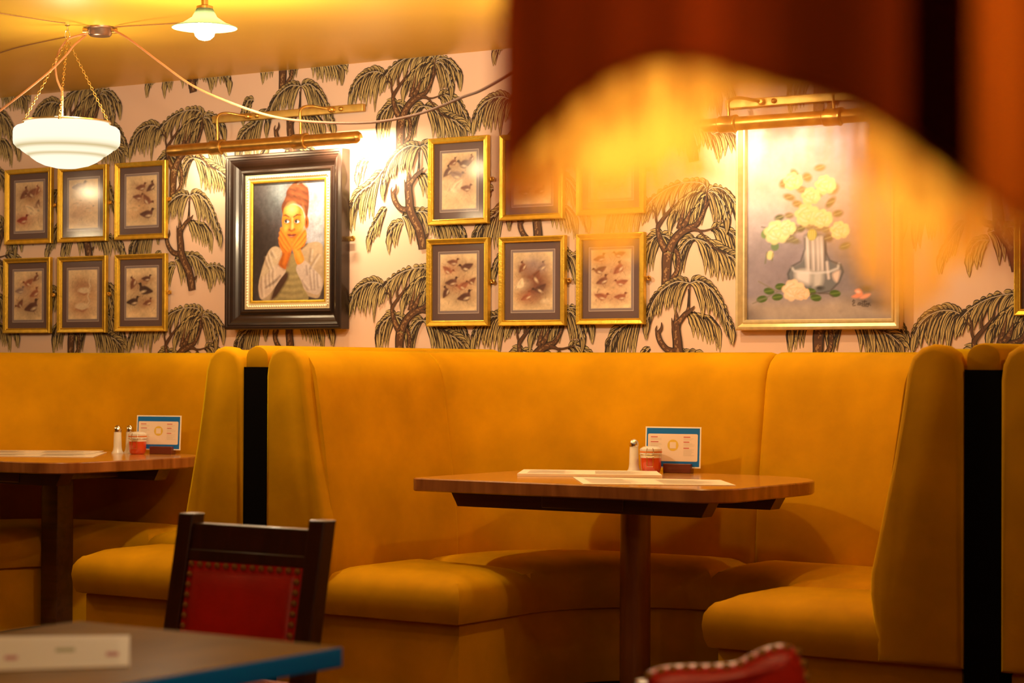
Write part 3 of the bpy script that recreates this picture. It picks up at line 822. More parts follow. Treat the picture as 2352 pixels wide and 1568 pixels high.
PRINTS = {
 'BR1': [(.36, .15, .15, 0, BROWN), (.71, .24, .18, (.3, -1), DKB), (.21, .29, .15, -.6, REDB), (.33, .50, .17, .2, DKB), (.62, .57, .17, (.5, -1), REDB), (.86, .49, .13, (.6, -1), BROWN), (.17, .67, .15, 1.2, DKB), (.69, .76, .20, .35, DKB)],
 'BR2': [(.25, .26, .14, 1.1, BROWN), (.72, .27, .15, .7, GREYB), (.56, .45, .20, (1.0, -1), BROWN), (.20, .55, .14, (1.2, -1), PALE), (.68, .64, .17, (.6, -1), DKB), (.36, .77, .15, .6, REDB)],
 'BR3': [(.23, .15, .15, .3, REDB), (.70, .09, .14, (.2, -1), REDB), (.22, .35, .16, (.4, -1), BROWN), (.70, .33, .17, .9, REDB), (.30, .53, .16, .5, BROWN), (.75, .57, .15, (.2, -1), REDB), (.27, .80, .16, -.2, REDB), (.75, .81, .15, .1, REDB)],
 'TR1': [(.33, .17, .13, .5, BROWN), (.66, .21, .20, (.2, -1), DKB), (.18, .33, .16, .9, DKB), (.43, .40, .19, -.3, GREYB), (.44, .62, .22, (.8, -1), PALE), (.72, .64, .15, 0, BROWN), (.86, .12, .10, 1.0, BROWN)],
 'TR2': [(.3, .3, .18, .2, BROWN), (.7, .25, .15, .5, REDB), (.5, .55, .2, (.3, -1), BROWN), (.3, .78, .16, 0, DKB), (.72, .76, .15, .4, BROWN)],
 'TR3': [(.35, .25, .18, .4, BROWN), (.65, .45, .2, (.3, -1), REDB), (.35, .7, .18, 0, BROWN), (.72, .8, .13, .3, GREYB)],
 'TL1': [(.35, .24, .20, .8, BROWN), (.58, .24, .20, (.6, -1), BROWN), (.82, .18, .14, 1.2, REDB), (.80, .48, .15, (1.2, -1), BROWN), (.58, .60, .24, (-.6, 1), PALE), (.28, .78, .20, .2, srgb(150, 60, 48))],
 'TL2': [(.38, .16, .24, .1, GREYB), (.70, .62, .17, 0, TAN), (.3, .5, .16, .1, TAN)],
 'TL3': [(.50, .24, .17, .2, BROWN), (.82, .24, .17, .8, DKB), (.40, .43, .16, 0, BROWN), (.68, .50, .19, (-.9, 1), BROWN), (.30, .66, .15, 0, TAN), (.70, .78, .22, .1, DKB)],
 'BL1': [(.52, .24, .18, (.5, -1), REDB), (.80, .14, .14, .9, BROWN), (.22, .40, .16, .2, GREYB), (.75, .46, .18, .6, REDB), (.22, .68, .16, (.9, -1), BROWN), (.66, .74, .26, .4, DKB)],
 'BL2': [(.55, .42, .22, 0, REDB, 'swan'), (.48, .74, .26, 0, REDB, 'swan')],
 'BL3': [(.24, .30, .18, 1.3, BROWN), (.67, .22, .15, .1, DKB), (.60, .45, .24, (-.3, -1), srgb(62, 36, 30)), (.24, .68, .20, .2, srgb(62, 36, 30)), (.72, .70, .15, .4, BROWN)],
 'FR1': [(.4, .3, .2, .2, BROWN), (.6, .6, .2, .3, DKB)]}
def print_canvas(key):
    c = Canvas(66, 100, srgb(236, 210, 172))
    c.mottled(.10, 4, seed=sum(map(ord, key)))
    r = random.Random(key)
    c.ell(.5, .5, .52, .75, 0, srgb(222, 190, 150), .5, .6)
    for q in range(9): c.ell(r.uniform(.15, .85), r.uniform(.2, .88), r.uniform(.1, .25), r.uniform(.05, .14), r.uniform(-.5, .5), r.choice([srgb(206, 160, 118), srgb(214, 168, 122), srgb(190, 148, 116)]), .8, .45)
    if key == 'BR2':
        c.ell(.52, .55, .44, .50, 0, srgb(128, 84, 66), .35, .75); c.ell(.5, .2, .28, .2, 0, srgb(140, 125, 140), .8, .7); c.ell(.83, .85, .12, .07, 0, PALE, .4, .9)
    if key == 'BL2': c.ell(.5, .30, .45, .18, 0, srgb(170, 128, 100), .6, .6)
    for k in range(26):
        x, y = r.uniform(.1, .9), r.uniform(.15, .9); c.stroke([(x, y), (x+r.uniform(-.08, .08), y-r.uniform(.02, .08))], .004, BROWN, .012, .5)
    for b in PRINTS[key]: paint_bird(c, b[0], b[1], b[2]*1.0, b[3], b[4], b[5] if len(b) > 5 else 'duck')
    c.mottled(.05, 22, seed=3)
    return c
HOOKB = BRASS
def bird_picture(key, label, xl, xr, yt, yb, hook=True):
    x0, x1, z0, z1 = prect(xl, xr, yt, yb, WY-.03)
    W, H = x1-x0, z1-z0
    t = thing('bird_print_frame', label, 'picture', ((x0+x1)/2, WY-.0085, (z0+z1)/2), 0, 'gilt-framed bird prints on the wall')
    mesh_obj('frame', frame_mesh(W, H, PROF_GOLD), GOLD, t, False)
    w, h = W-.046, H-.046
    bm = bmesh.new(); flat_rect(bm, w, h, .0065); mb = mesh_obj('mat_board', bm, MAT_BOARD, t, False)
    bm = bmesh.new(); flat_rect(bm, w-.060, h-.060, .0069, .0022); flat_rect(bm, w-.080, h-.080, .0072, .0014); o = mesh_obj('mat_line', bm, MAT_LINE, mb, False)
    bm = bmesh.new(); flat_rect(bm, w-.0645, h-.0645, .0067); mesh_obj('inner_mat', bm, INNER_MAT, mb, False)
    c = print_canvas(key); c.obj('print', w-.084, h-.084, (0, -.0074, 0), t, PRINT_M)
    bm = bmesh.new(); flat_rect(bm, w, h, .0100); mesh_obj('glass', bm, GLASS_PANE, t, False)
    if hook:
        bm = bmesh.new(); add_box(bm, W/2-.002, W/2+.022, -.004, -.001, -.008, .008, .001)
        add_tube(bm, [(W/2+.017+.007*math.cos(a), -.010, .007*math.sin(a)) for a in [2*PI*k/14 for k in range(15)]], .0028, 8, caps=False)
        mesh_obj('hanging_hook', bm, BRASS, t)
    return t
INNER_MAT = mat('grey_lilac_mat', (.25, .19, .20), .8)
bird_picture('TL1', 'gilt-framed print of a flock of birds, upper row nearest the left edge', 9.5, 116, 387, 560)
bird_picture('TL2', 'gilt-framed bird print directly below the hanging glass bowl lamp', 131, 243, 380, 555)
bird_picture('TL3', 'gilt-framed print of brown ducks, upper row left of the portrait', 262, 379, 371, 549)
bird_picture('BL1', 'gilt-framed print of scattered small birds, lower row nearest the left edge', 6, 113, 592, 765)
bird_picture('BL2', 'gilt-framed print of two white swans', 130, 241, 588, 764)
bird_picture('BL3', 'gilt-framed print of dark ducks, lower row left of the portrait', 262, 379, 583, 761)
bird_picture('TR1', 'gilt-framed print of geese, upper row just right of the portrait', 982, 1119, 314, 515)
bird_picture('TR2', 'gilt-framed bird print, upper row, half veiled by the fringed lampshade', 1146, 1292, 305, 504)
bird_picture('TR3', 'gilt-framed bird print, upper row, almost hidden by the lampshade fringe', 1322, 1478, 292, 492, )
bird_picture('BR1', 'gilt-framed print of wading birds, lower row right of the portrait', 978, 1120, 547, 749)
bird_picture('BR2', 'gilt-framed print with a dark brown background, middle of the lower row', 1144, 1296, 542, 748)
bird_picture('BR3', 'gilt-framed pale pinkish bird print, lower row left of the flower painting', 1322, 1478, 535, 745)
bird_picture('FR1', 'gilt-framed print cut off by the right edge of the photo', 2328, 2520, 485, 724, hook=False)

# ---- the portrait
def sk(a): return srgb(*a)
def portrait_canvas():
    c = Canvas(170, 262, srgb(72, 62, 58))
    def q(x, y):
        u = (x-175)/693; yt = 265-40*u; yb = 1382-20*u; return (u, (y-yt)/(yb-yt))
    L = lambda pts: [q(*p) for p in pts]
    P = 1/693
    c.ell(*q(760, 420), 250*P, 480*P, 0, sk((150, 150, 160)), .5, .95); c.ell(*q(820, 620), 190*P, 420*P, 0, sk((172, 172, 178)), .5, .8)
    c.ell(*q(430, 380), 110*P, 170*P, .5, sk((150, 165, 168)), .7, .8); c.ell(*q(250, 380), 110*P, 130*P, 0, sk((98, 96, 98)), .8, .7)
    c.ell(*q(400, 560), 90*P, 160*P, .3, sk((84, 78, 82)), .8, .6); c.ell(*q(230, 900), 150*P, 420*P, 0, sk((48, 36, 32)), .6, .9); c.ell(*q(820, 1250), 90*P, 200*P, 0, sk((80, 62, 54)), .7, .6)
    c.mottled(.13, 10, 5, 1.3, .7); c.mottled(.06, 40, 6)
    # body
    c.poly(L([(235, 1200), (270, 1050), (330, 900), (390, 858), (450, 880), (480, 900), (560, 960), (640, 870), (700, 830), (790, 812), (845, 850), (862, 960), (862, 1150), (838, 1260), (800, 1345), (700, 1330), (640, 1372), (380, 1376), (260, 1366), (232, 1290)]), sk((176, 150, 116)))
    c.poly(L([(540, 930), (590, 960), (640, 1120), (660, 1240), (700, 1370), (380, 1376), (470, 1180), (500, 1050)]), sk((150, 132, 84)))
    for k in range(9): c.stroke(L([(430+12*k % 30, 1100+32*k), (560, 1112+32*k), (650, 1096+32*k)]), .006, sk((182, 160, 104)) if k % 2 else sk((112, 98, 62)), .02, .6)
    c.poly(L([(420, 1170), (500, 1100), (520, 1150), (440, 1290), (380, 1360), (350, 1350)]), sk((70, 44, 30)), .02)
    c.poly(L([(640, 890), (700, 830), (640, 850), (600, 900)]), sk((80, 52, 34)), .015)
    # left sleeve
    c.poly(L([(235, 1200), (275, 1060), (330, 905), (395, 862), (440, 890), (470, 905), (440, 1000), (360, 1080), (290, 1160)]), sk((196, 172, 138)))
    c.poly(L([(235, 1210), (300, 1140), (370, 1060), (420, 1032), (480, 1060), (492, 1100), (440, 1170), (400, 1230), (340, 1310), (270, 1360), (240, 1320)]), sk((200, 174, 148)))
    for a, b in (((290, 960), (340, 1090)), ((320, 930), (360, 1060)), ((350, 905), (385, 960)), ((260, 1150), (270, 1330)), ((300, 1130), (310, 1250)), ((335, 1100), (345, 1240)), ((370, 1070), (375, 1210))):
        c.stroke(L([a, ((a[0]+b[0])/2-8, (a[1]+b[1])/2), b]), [.004, .012, .004], sk((128, 100, 78)), .02, .7)
        c.stroke(L([(a[0]+16, a[1]), (b[0]+14, b[1])]), [.003, .010, .003], sk((230, 210, 182)), .02, .7)
    c.stroke(L([(300, 1250), (380, 1200), (440, 1140)]), [.006, .016, .006], sk((84, 58, 48)), .02, .8)
    # right sleeve
    c.poly(L([(600, 1040), (640, 995), (690, 1000), (740, 1050), (800, 1110), (840, 1170), (840, 1250), (800, 1310), (740, 1300), (680, 1270), (640, 1180), (596, 1090)]), sk((190, 168, 150)))
    for a, b in (((690, 1040), (700, 1120)), ((720, 1070), (740, 1260)), ((760, 1090), (770, 1260)), ((790, 1120), (800, 1240)), ((650, 1180), (700, 1260)), ((730, 880), (720, 1000)), ((800, 930), (730, 1060))):
        c.stroke(L([a, b]), [.004, .010, .004], sk((112, 88, 76)), .018, .7)
        c.stroke(L([(a[0]+18, a[1]+10), (b[0]+18, b[1]-10)]), [.004, .010, .004], sk((216, 198, 176)), .018, .6)
    # neck shadow, hair
    c.poly(L([(470, 560), (450, 480), (490, 390), (500, 330), (560, 260), (620, 240), (680, 270), (708, 330), (712, 440), (700, 560), (690, 600), (640, 480), (560, 450), (500, 490)]), sk((112, 58, 34)))
    for a in ((540, 300), (600, 290), (650, 320), (560, 360), (620, 370), (670, 400), (520, 420), (590, 430), (650, 450)):
        c.ell(*q(*a), 32*P, 20*P, .5, sk((168, 100, 56)), .8, .6); c.ell(*q(a[0]+14, a[1]+22), 26*P, 10*P, .5, sk((70, 34, 22)), .8, .6)
    c.stroke(L([(605, 262), (640, 242), (660, 262), (690, 290)]), [.006, .010, .006, .003], sk((210, 190, 170)), .012, .7)
    # ear, arms and hands
    c.ell(*q(690, 630), 22*P, 55*P, 0, sk((182, 92, 30)), .2, 1); c.ell(*q(690, 630), 9*P, 34*P, 0, sk((110, 46, 16)), .4, .8)
    c.poly(L([(445, 680), (480, 720), (530, 790), (552, 870), (540, 930), (500, 1040), (490, 1075), (425, 1030), (460, 930), (430, 850), (425, 800)]), sk((212, 118, 30)))
    c.poly(L([(685, 700), (690, 780), (670, 850), (635, 880), (670, 985), (605, 1030), (570, 930), (552, 850), (600, 770), (650, 720)]), sk((222, 128, 34)))
    c.stroke(L([(470, 930), (445, 1030), (480, 1070)]), [.012, .022, .01], sk((120, 48, 16)), .03, .8); c.stroke(L([(600, 900), (640, 990)]), [.02, .014], sk((250, 178, 80)), .04, .7)
    c.stroke(L([(530, 930), (500, 1040)]), [.012, .02], sk((150, 62, 18)), .03, .8)
    # face
    c.poly(L([(462, 560), (480, 490), (540, 468), (600, 470), (650, 510), (668, 580), (668, 660), (640, 720), (595, 790), (560, 828), (535, 822), (500, 770), (466, 690), (455, 620)]), sk((226, 132, 34)))
    c.ell(*q(548, 510), 45*P, 48*P, .1, sk((255, 214, 130)), .8, .9); c.ell(*q(500, 690), 30*P, 40*P, 0, sk((248, 176, 72)), .8, .8); c.ell(*q(622, 690), 26*P, 36*P, 0, sk((240, 160, 60)), .8, .7)
    c.ell(*q(655, 600), 18*P, 90*P, 0, sk((250, 190, 110)), .7, .5); c.ell(*q(600, 760), 50*P, 24*P, -.6, sk((160, 76, 22)), .8, .6); c.ell(*q(505, 750), 20*P, 40*P, .3, sk((150, 70, 20)), .8, .4)
    c.stroke(L([(545, 600), (540, 680), (528, 700)]), [.010, .016, .010], sk((168, 84, 24)), .03, .7); c.stroke(L([(556, 590), (556, 690)]), [.007, .012], sk((255, 206, 120)), .02, .9)
    c.stroke(L([(525, 700), (545, 712), (572, 696)]), [.010, .008, .010], sk((96, 38, 14)), .014, .9)
    c.stroke(L([(470, 566), (490, 562), (522, 580)]), [.004, .009, .006], sk((52, 22, 12)), .010, 1); c.stroke(L([(566, 580), (600, 558), (636, 560)]), [.006, .010, .003], sk((52, 22, 12)), .010, 1)
    for ex, ey in ((503, 622), (600, 622)):
        c.ell(*q(ex, ey), 27*P, 22*P, 0, sk((150, 70, 24)), .3, .8); c.ell(*q(ex, ey), 23*P, 15*P, 0, sk((240, 232, 220)), .2, 1)
        c.ell(*q(ex-9, ey), 10*P, 14*P, 0, sk((26, 12, 8)), .2, 1); c.ell(*q(ex+8, ey+3), 8*P, 8*P, 0, sk((250, 246, 240)), .4, .7)
        c.stroke(L([(ex-24, ey-2), (ex-6, ey-18), (ex+24, ey-6)]), [.004, .006, .004], sk((40, 16, 8)), .008, 1)
    c.poly(L([(508, 748), (530, 738), (548, 744), (566, 738), (588, 746), (570, 768), (545, 774), (524, 766)]), sk((150, 66, 44)), .01); c.stroke(L([(510, 749), (548, 754), (588, 747)]), .004, sk((70, 24, 16)), .007, 1)
    c.ell(*q(546, 764), 18*P, 5*P, 0, sk((220, 140, 110)), .6, .7); c.ell(*q(548, 798), 18*P, 14*P, 0, sk((236, 150, 56)), .8, .6)
    # fingers
    for a, b, e in (((448, 690), (500, 770), (545, 850)), ((436, 730), (480, 810), (530, 880)), ((430, 780), (470, 850), (510, 900))):
        c.stroke(L([a, b, e]), [.012, .018, .018], sk((232, 140, 44)), .014, .9); c.stroke(L([(a[0]-8, a[1]+18), (b[0]-8, b[1]+18), (e[0]-10, e[1]+10)]), .004, sk((140, 62, 18)), .010, .8)
    for a, b, e in (((672, 690), (610, 770), (566, 840)), ((684, 740), (630, 810), (585, 860)), ((686, 790), (640, 850), (600, 880))):
        c.stroke(L([a, b, e]), [.012, .018, .018], sk((236, 146, 48)), .014, .9); c.stroke(L([(a[0]+2, a[1]+18), (b[0]+4, b[1]+20), (e[0]+6, e[1]+12)]), .004, sk((146, 66, 20)), .010, .8)
    c.mottled(.05, 30, 9)
    c.C = np.clip(c.C*np.array([.98, 1.0, 1.18]), 0, 1)
    return c
x0, x1, z0, z1 = prect(517, 785, 349, 756, WY-.06)
W, H = x1-x0, z1-z0
print('portrait', W, H)
PT = thing('portrait_painting', 'oil portrait of a woman resting her face in her hands, wide black frame', 'painting', ((x0+x1)/2, WY-.0085, (z0+z1)/2))
PB = [(0, 0), (0, .052), (.004, .056), (.012, .056), (.015, .051), (.022, .051), (.025, .047), (.031, .046), (.040, .043), (.050, .037), (.059, .029), (.067, .024), (.071, .024), (.073, .029), (.079, .030), (.083, .028), (.085, .022), (.089, .022), (.0905, .016), (.0905, .008)]
mesh_obj('frame', frame_mesh(W, H, PB), DARKWOOD, PT, False)
lw, lh = W-.180, H-.180
lin = mesh_obj('liner', frame_mesh(lw, lh, [(0, .008), (0, .020), (.012, .019), (.018, .014), (.024, .013), (.028, .017), (.034, .016), (.038, .010), (.038, .006)]), mat('cream_gilt_liner', (.80, .66, .42), .4, metal=.25), PT, False)
bm = bmesh.new()
def bead_line(a, b, n):
    for i in range(n):
        t = (i+.5)/n; p = Vector(a)*(1-t)+Vector(b)*t
        bmesh.ops.create_icosphere(bm, subdivisions=1, radius=.0058, matrix=Matrix.Translation(p))
bx, bz = lw/2-.012, lh/2-.012; nb = int(2*bz/.0125); nx = int(2*bx/.0125)
bead_line((-bx, -.0185, -bz), (-bx, -.0185, bz), nb); bead_line((bx, -.0185, -bz), (bx, -.0185, bz), nb); bead_line((-bx, -.0185, bz), (bx, -.0185, bz), nx); bead_line((-bx, -.0185, -bz), (bx, -.0185, -bz), nx)
tag(mesh_obj('bead_trim', bm, mat('cream_beads', (.85, .72, .50), .35), lin), kind='stuff')
mesh_obj('inner_fillet', frame_mesh(lw-.050, lh-.050, [(0, .012), (.002, .0175), (.009, .0170), (.013, .012), (.013, .006)]), GOLD, lin, False)
portrait_canvas().obj('canvas', lw-.074, lh-.074, (0, -.0075, 0), PT, OIL_M)
bm = bmesh.new(); add_box(bm, W/2-.002, W/2+.03, -.004, -.001, -.011, .011, .001); add_tube(bm, [(W/2+.030+.009*math.cos(a), -.014, .009*math.sin(a)) for a in [2*PI*k/14 for k in range(15)]], .0036, 8, caps=False)
mesh_obj('hanging_hook', bm, BRASS, PT)

# ---- the flower painting
def flower_canvas():
    c = Canvas(190, 262, srgb(150, 138, 140))
    def q(x, y): return ((x-78)/1612, (y+710)/2240)
    L = lambda pts: [q(*p) for p in pts]; P = 1/1612
    c.ell(*q(150, -200), 900*P, 900*P, 0, sk((216, 196, 182)), .6, .9); c.ell(*q(500, 900), 700*P, 420*P, 0, sk((140, 126, 128)), .7, .9)
    c.ell(*q(1350, 1000), 420*P, 430*P, 0, sk((104, 100, 104)), .6, .9); c.ell(*q(1500, 500), 500*P, 600*P, 0, sk((176, 150, 126)), .7, .5)
    c.poly(L([(78, 1330), (500, 1310), (900, 1310), (1200, 1270), (1450, 1290), (1690, 1370), (1690, 1540), (78, 1540)]), sk((170, 152, 130)), .05)
    c.ell(*q(1500, 1340), 230*P, 60*P, .15, sk((96, 84, 78)), .8, .8); c.ell(*q(100, 1480), 130*P, 90*P, 0, sk((110, 94, 86)), .8, .7)
    c.mottled(.07, 9, 15); c.mottled(.035, 34, 16)
    # vase
    c.poly(L([(735, 560), (740, 700), (700, 860), (590, 920), (548, 1000), (560, 1080), (640, 1170), (760, 1215), (900, 1225), (1020, 1200), (1110, 1110), (1158, 990), (1130, 910), (1010, 860), (965, 760), (955, 560)]), sk((110, 110, 108)), .012)
    for x, w in ((770, .02), (830, .016), (880, .014), (925, .018)):
        c.stroke(L([(x-10, 600), (x, 760), (x+10, 960)]), [w*.6, w, w*.7], sk((226, 212, 196)), .014, .9); c.stroke(L([(x+30, 600), (x+36, 780), (x+30, 970)]), [.004, .009, .003], sk((52, 34, 28)), .01, .9)
    c.poly(L([(640, 980), (740, 960), (800, 990), (790, 1120), (700, 1100), (640, 1060)]), sk((222, 212, 196)), .02); c.poly(L([(830, 1010), (930, 1000), (920, 1130), (840, 1170)]), sk((196, 190, 176)), .02)
    c.poly(L([(1045, 1010), (1120, 980), (1100, 1100), (1060, 1080)]), sk((226, 196, 172)), .012); c.stroke(L([(980, 880), (990, 980), (1000, 1060)]), .006, sk((232, 214, 196)), .01)
    c.stroke(L([(590, 930), (620, 970), (720, 990), (860, 1000), (1000, 990), (1100, 950), (1110, 900)]), .005, sk((226, 220, 206)), .010, .9)
    c.stroke(L([(735, 600), (735, 720), (690, 860), (590, 915), (548, 1000), (565, 1090), (650, 1180), (780, 1222)]), .004, sk((62, 58, 56)), .008, .9)
    c.stroke(L([(960, 600), (968, 760), (1010, 858), (1130, 910), (1158, 990), (1110, 1110), (1020, 1205), (900, 1230)]), .004, sk((62, 58, 56)), .008, .9)
    c.ell(*q(900, 1170), 50*P, 26*P, 0, sk((60, 58, 54)), .5, .9)
    # foliage
    rr = random.Random(4)
    for (x, y) in ((450, 350), (560, 330), (600, 500), (700, 480), (610, 620), (560, 600), (820, 560), (790, 460), (970, 510), (900, 480), (1180, 700), (1000, 600), (560, 120), (700, 40), (880, 90), (1020, 200), (760, -100), (900, -200), (620, -150), (1050, 50), (650, 200), (1100, 330), (500, -40)):
        c.ell(*q(x, y), rr.uniform(50, 80)*P, rr.uniform(36, 60)*P, rr.uniform(-1, 1), sk(rr.choice([(118, 112, 70), (92, 96, 62), (132, 118, 84), (104, 90, 66)])), .3, .95)
        c.stroke(L([(x-40, y+10), (x, y), (x+40, y-16)]), .002, sk((190, 180, 120)), .006, .7)
    c.ell(*q(290, 530), 46*P, 58*P, .4, sk((120, 140, 76)), .2, 1); c.ell(*q(400, 680), 46*P, 50*P, 0, sk((112, 132, 84)), .2, 1); c.stroke(L([(330, 470), (250, 450)]), .003, sk((90, 80, 50)), .008)
    c.ell(*q(345, 780), 40*P, 52*P, .2, sk((238, 214, 138)), .2, 1); c.stroke(L([(310, 750), (290, 870)]), .003, sk((104, 110, 60)), .008); c.stroke(L([(380, 760), (368, 840)]), .003, sk((104, 110, 60)), .008)
    c.ell(*q(815, 560), 52*P, 66*P, .1, sk((176, 166, 66)), .15, 1)
    for k in range(4): c.stroke(L([(775+k*22, 520), (790+k*18, 610)]), .002, sk((226, 214, 130)), .005, .7)
    def rose(x, y, r, col, hi, lo):
        for k in range(9):
            a = k*2.4; c.ell(*q(x+math.cos(a)*r*.55, y+math.sin(a)*r*.5), r*.55*P, r*.42*P, a, tuple(v*(.86+.14*(k % 3)/2) for v in col), .18, 1)
        c.ell(*q(x, y), r*.55*P, r*.5*P, 0, col, .3, 1)
        for k in range(6):
            a = k*1.9; rad = r*(.18+.10*k)
            pts = [(x+math.cos(a+s)*rad, y+math.sin(a+s)*rad*.85) for s in (0, .5, 1.0, 1.5)]
            c.stroke(L(pts), [.002, .006, .006, .002], lo, .010, .65)
            pts = [(x+math.cos(a+s+.3)*rad*1.12, y+math.sin(a+s+.3)*rad*.95) for s in (0, .5, 1.0)]
            c.stroke(L(pts), [.002, .006, .002], hi, .010, .8)
    Y1, Y2, Y3 = sk((242, 222, 150)), sk((255, 246, 206)), sk((206, 168, 92))
    rose(420, 520, 135, Y1, Y2, Y3); rose(540, 470, 90, Y1, Y2, Y3); rose(760, 330, 130, Y1, Y2, Y3); rose(930, 380, 105, Y1, Y2, Y3); rose(1120, 520, 100, Y1, Y2, Y3)
    rose(600, -60, 100, Y1, Y2, Y3); rose(960, 0, 110, Y1, Y2, Y3); rose(800, 120, 100, Y1, Y2, Y3)
    # fallen rose and leaves
    for x, y, a in ((465, 1145, 0), (335, 1195, .2), (430, 1265, -.1), (255, 1285, -.2), (800, 1210, .1), (860, 1280, .2), (1070, 1235, .1)):
        c.ell(*q(x, y), 62*P, 40*P, a, sk((70, 92, 22)), .15, 1); c.stroke(L([(x-48, y+6), (x+48, y-8)]), .002, sk((126, 146, 60)), .006, .8)
    c.stroke(L([(215, 1080), (320, 1140), (430, 1200)]), .003, sk((126, 116, 84)), .006); c.stroke(L([(150, 1335), (300, 1270), (430, 1205), (520, 1190)]), .003, sk((120, 112, 88)), .006); c.stroke(L([(780, 1240), (870, 1225), (1000, 1235), (1050, 1270)]), .004, sk((90, 76, 60)), .006)
    rose(610, 1190, 120, sk((250, 208, 158)), sk((255, 234, 202)), sk((222, 150, 84))); rose(710, 1230, 75, sk((250, 200, 146)), sk((255, 228, 190)), sk((222, 146, 84)))
    c.ell(*q(1410, 1190), 70*P, 40*P, 0, sk((104, 92, 62)), .5, .9)
    c.poly(L([(1250, 1275), (1300, 1240), (1285, 1205), (1330, 1185), (1360, 1215), (1370, 1260), (1310, 1290)]), sk((240, 146, 104)), .008); c.poly(L([(1340, 1290), (1390, 1250), (1455, 1245), (1430, 1280), (1380, 1298)]), sk((246, 160, 120)), .008)
    c.ell(*q(1320, 1220), 24*P, 16*P, .3, sk((252, 206, 176)), .6, .8)
    c.C = np.clip(c.C*np.array([.93, .98, 1.32]), 0, 1)
    # signature
    S = sk((44, 26, 20)); w = .0028
    for st in ([(1285, 1325), (1270, 1312), (1262, 1330), (1282, 1345), (1262, 1358), (1268, 1376), (1290, 1374)], [(1345, 1345), (1325, 1348), (1318, 1366), (1336, 1368), (1348, 1348), (1350, 1370)],
               [(1372, 1346), (1360, 1352), (1374, 1364), (1362, 1376)], [(1392, 1318), (1386, 1370), (1396, 1372)], [(1364, 1330), (1412, 1330)], [(1408, 1352), (1400, 1366), (1412, 1372), (1420, 1358), (1408, 1352)],
               [(1428, 1352), (1432, 1374)], [(1432, 1358), (1444, 1350), (1442, 1362), (1454, 1376)], [(1370, 1384), (1428, 1388)]):
        c.stroke(L(st), w, S, .004)
    return c
x0, x1, z0, z1 = prect(1690, 2068, 258, 757, WY-.035)
W, H = x1-x0, z1-z0
print('flowers', W, H)
FT = thing('flower_painting', 'large oil painting of yellow roses in a glass vase, pale gold frame', 'painting', ((x0+x1)/2, WY-.0085, (z0+z1)/2))
mesh_obj('frame', frame_mesh(W, H, [(0, 0), (0, .028), (.003, .032), (.012, .033), (.020, .026), (.027, .020), (.029, .024), (.036, .024), (.040, .014), (.040, .006)]), GOLD_PALE, FT, False)
flower_canvas().obj('canvas', W-.078, H-.078, (0, -.0085, 0), FT, OIL_M)

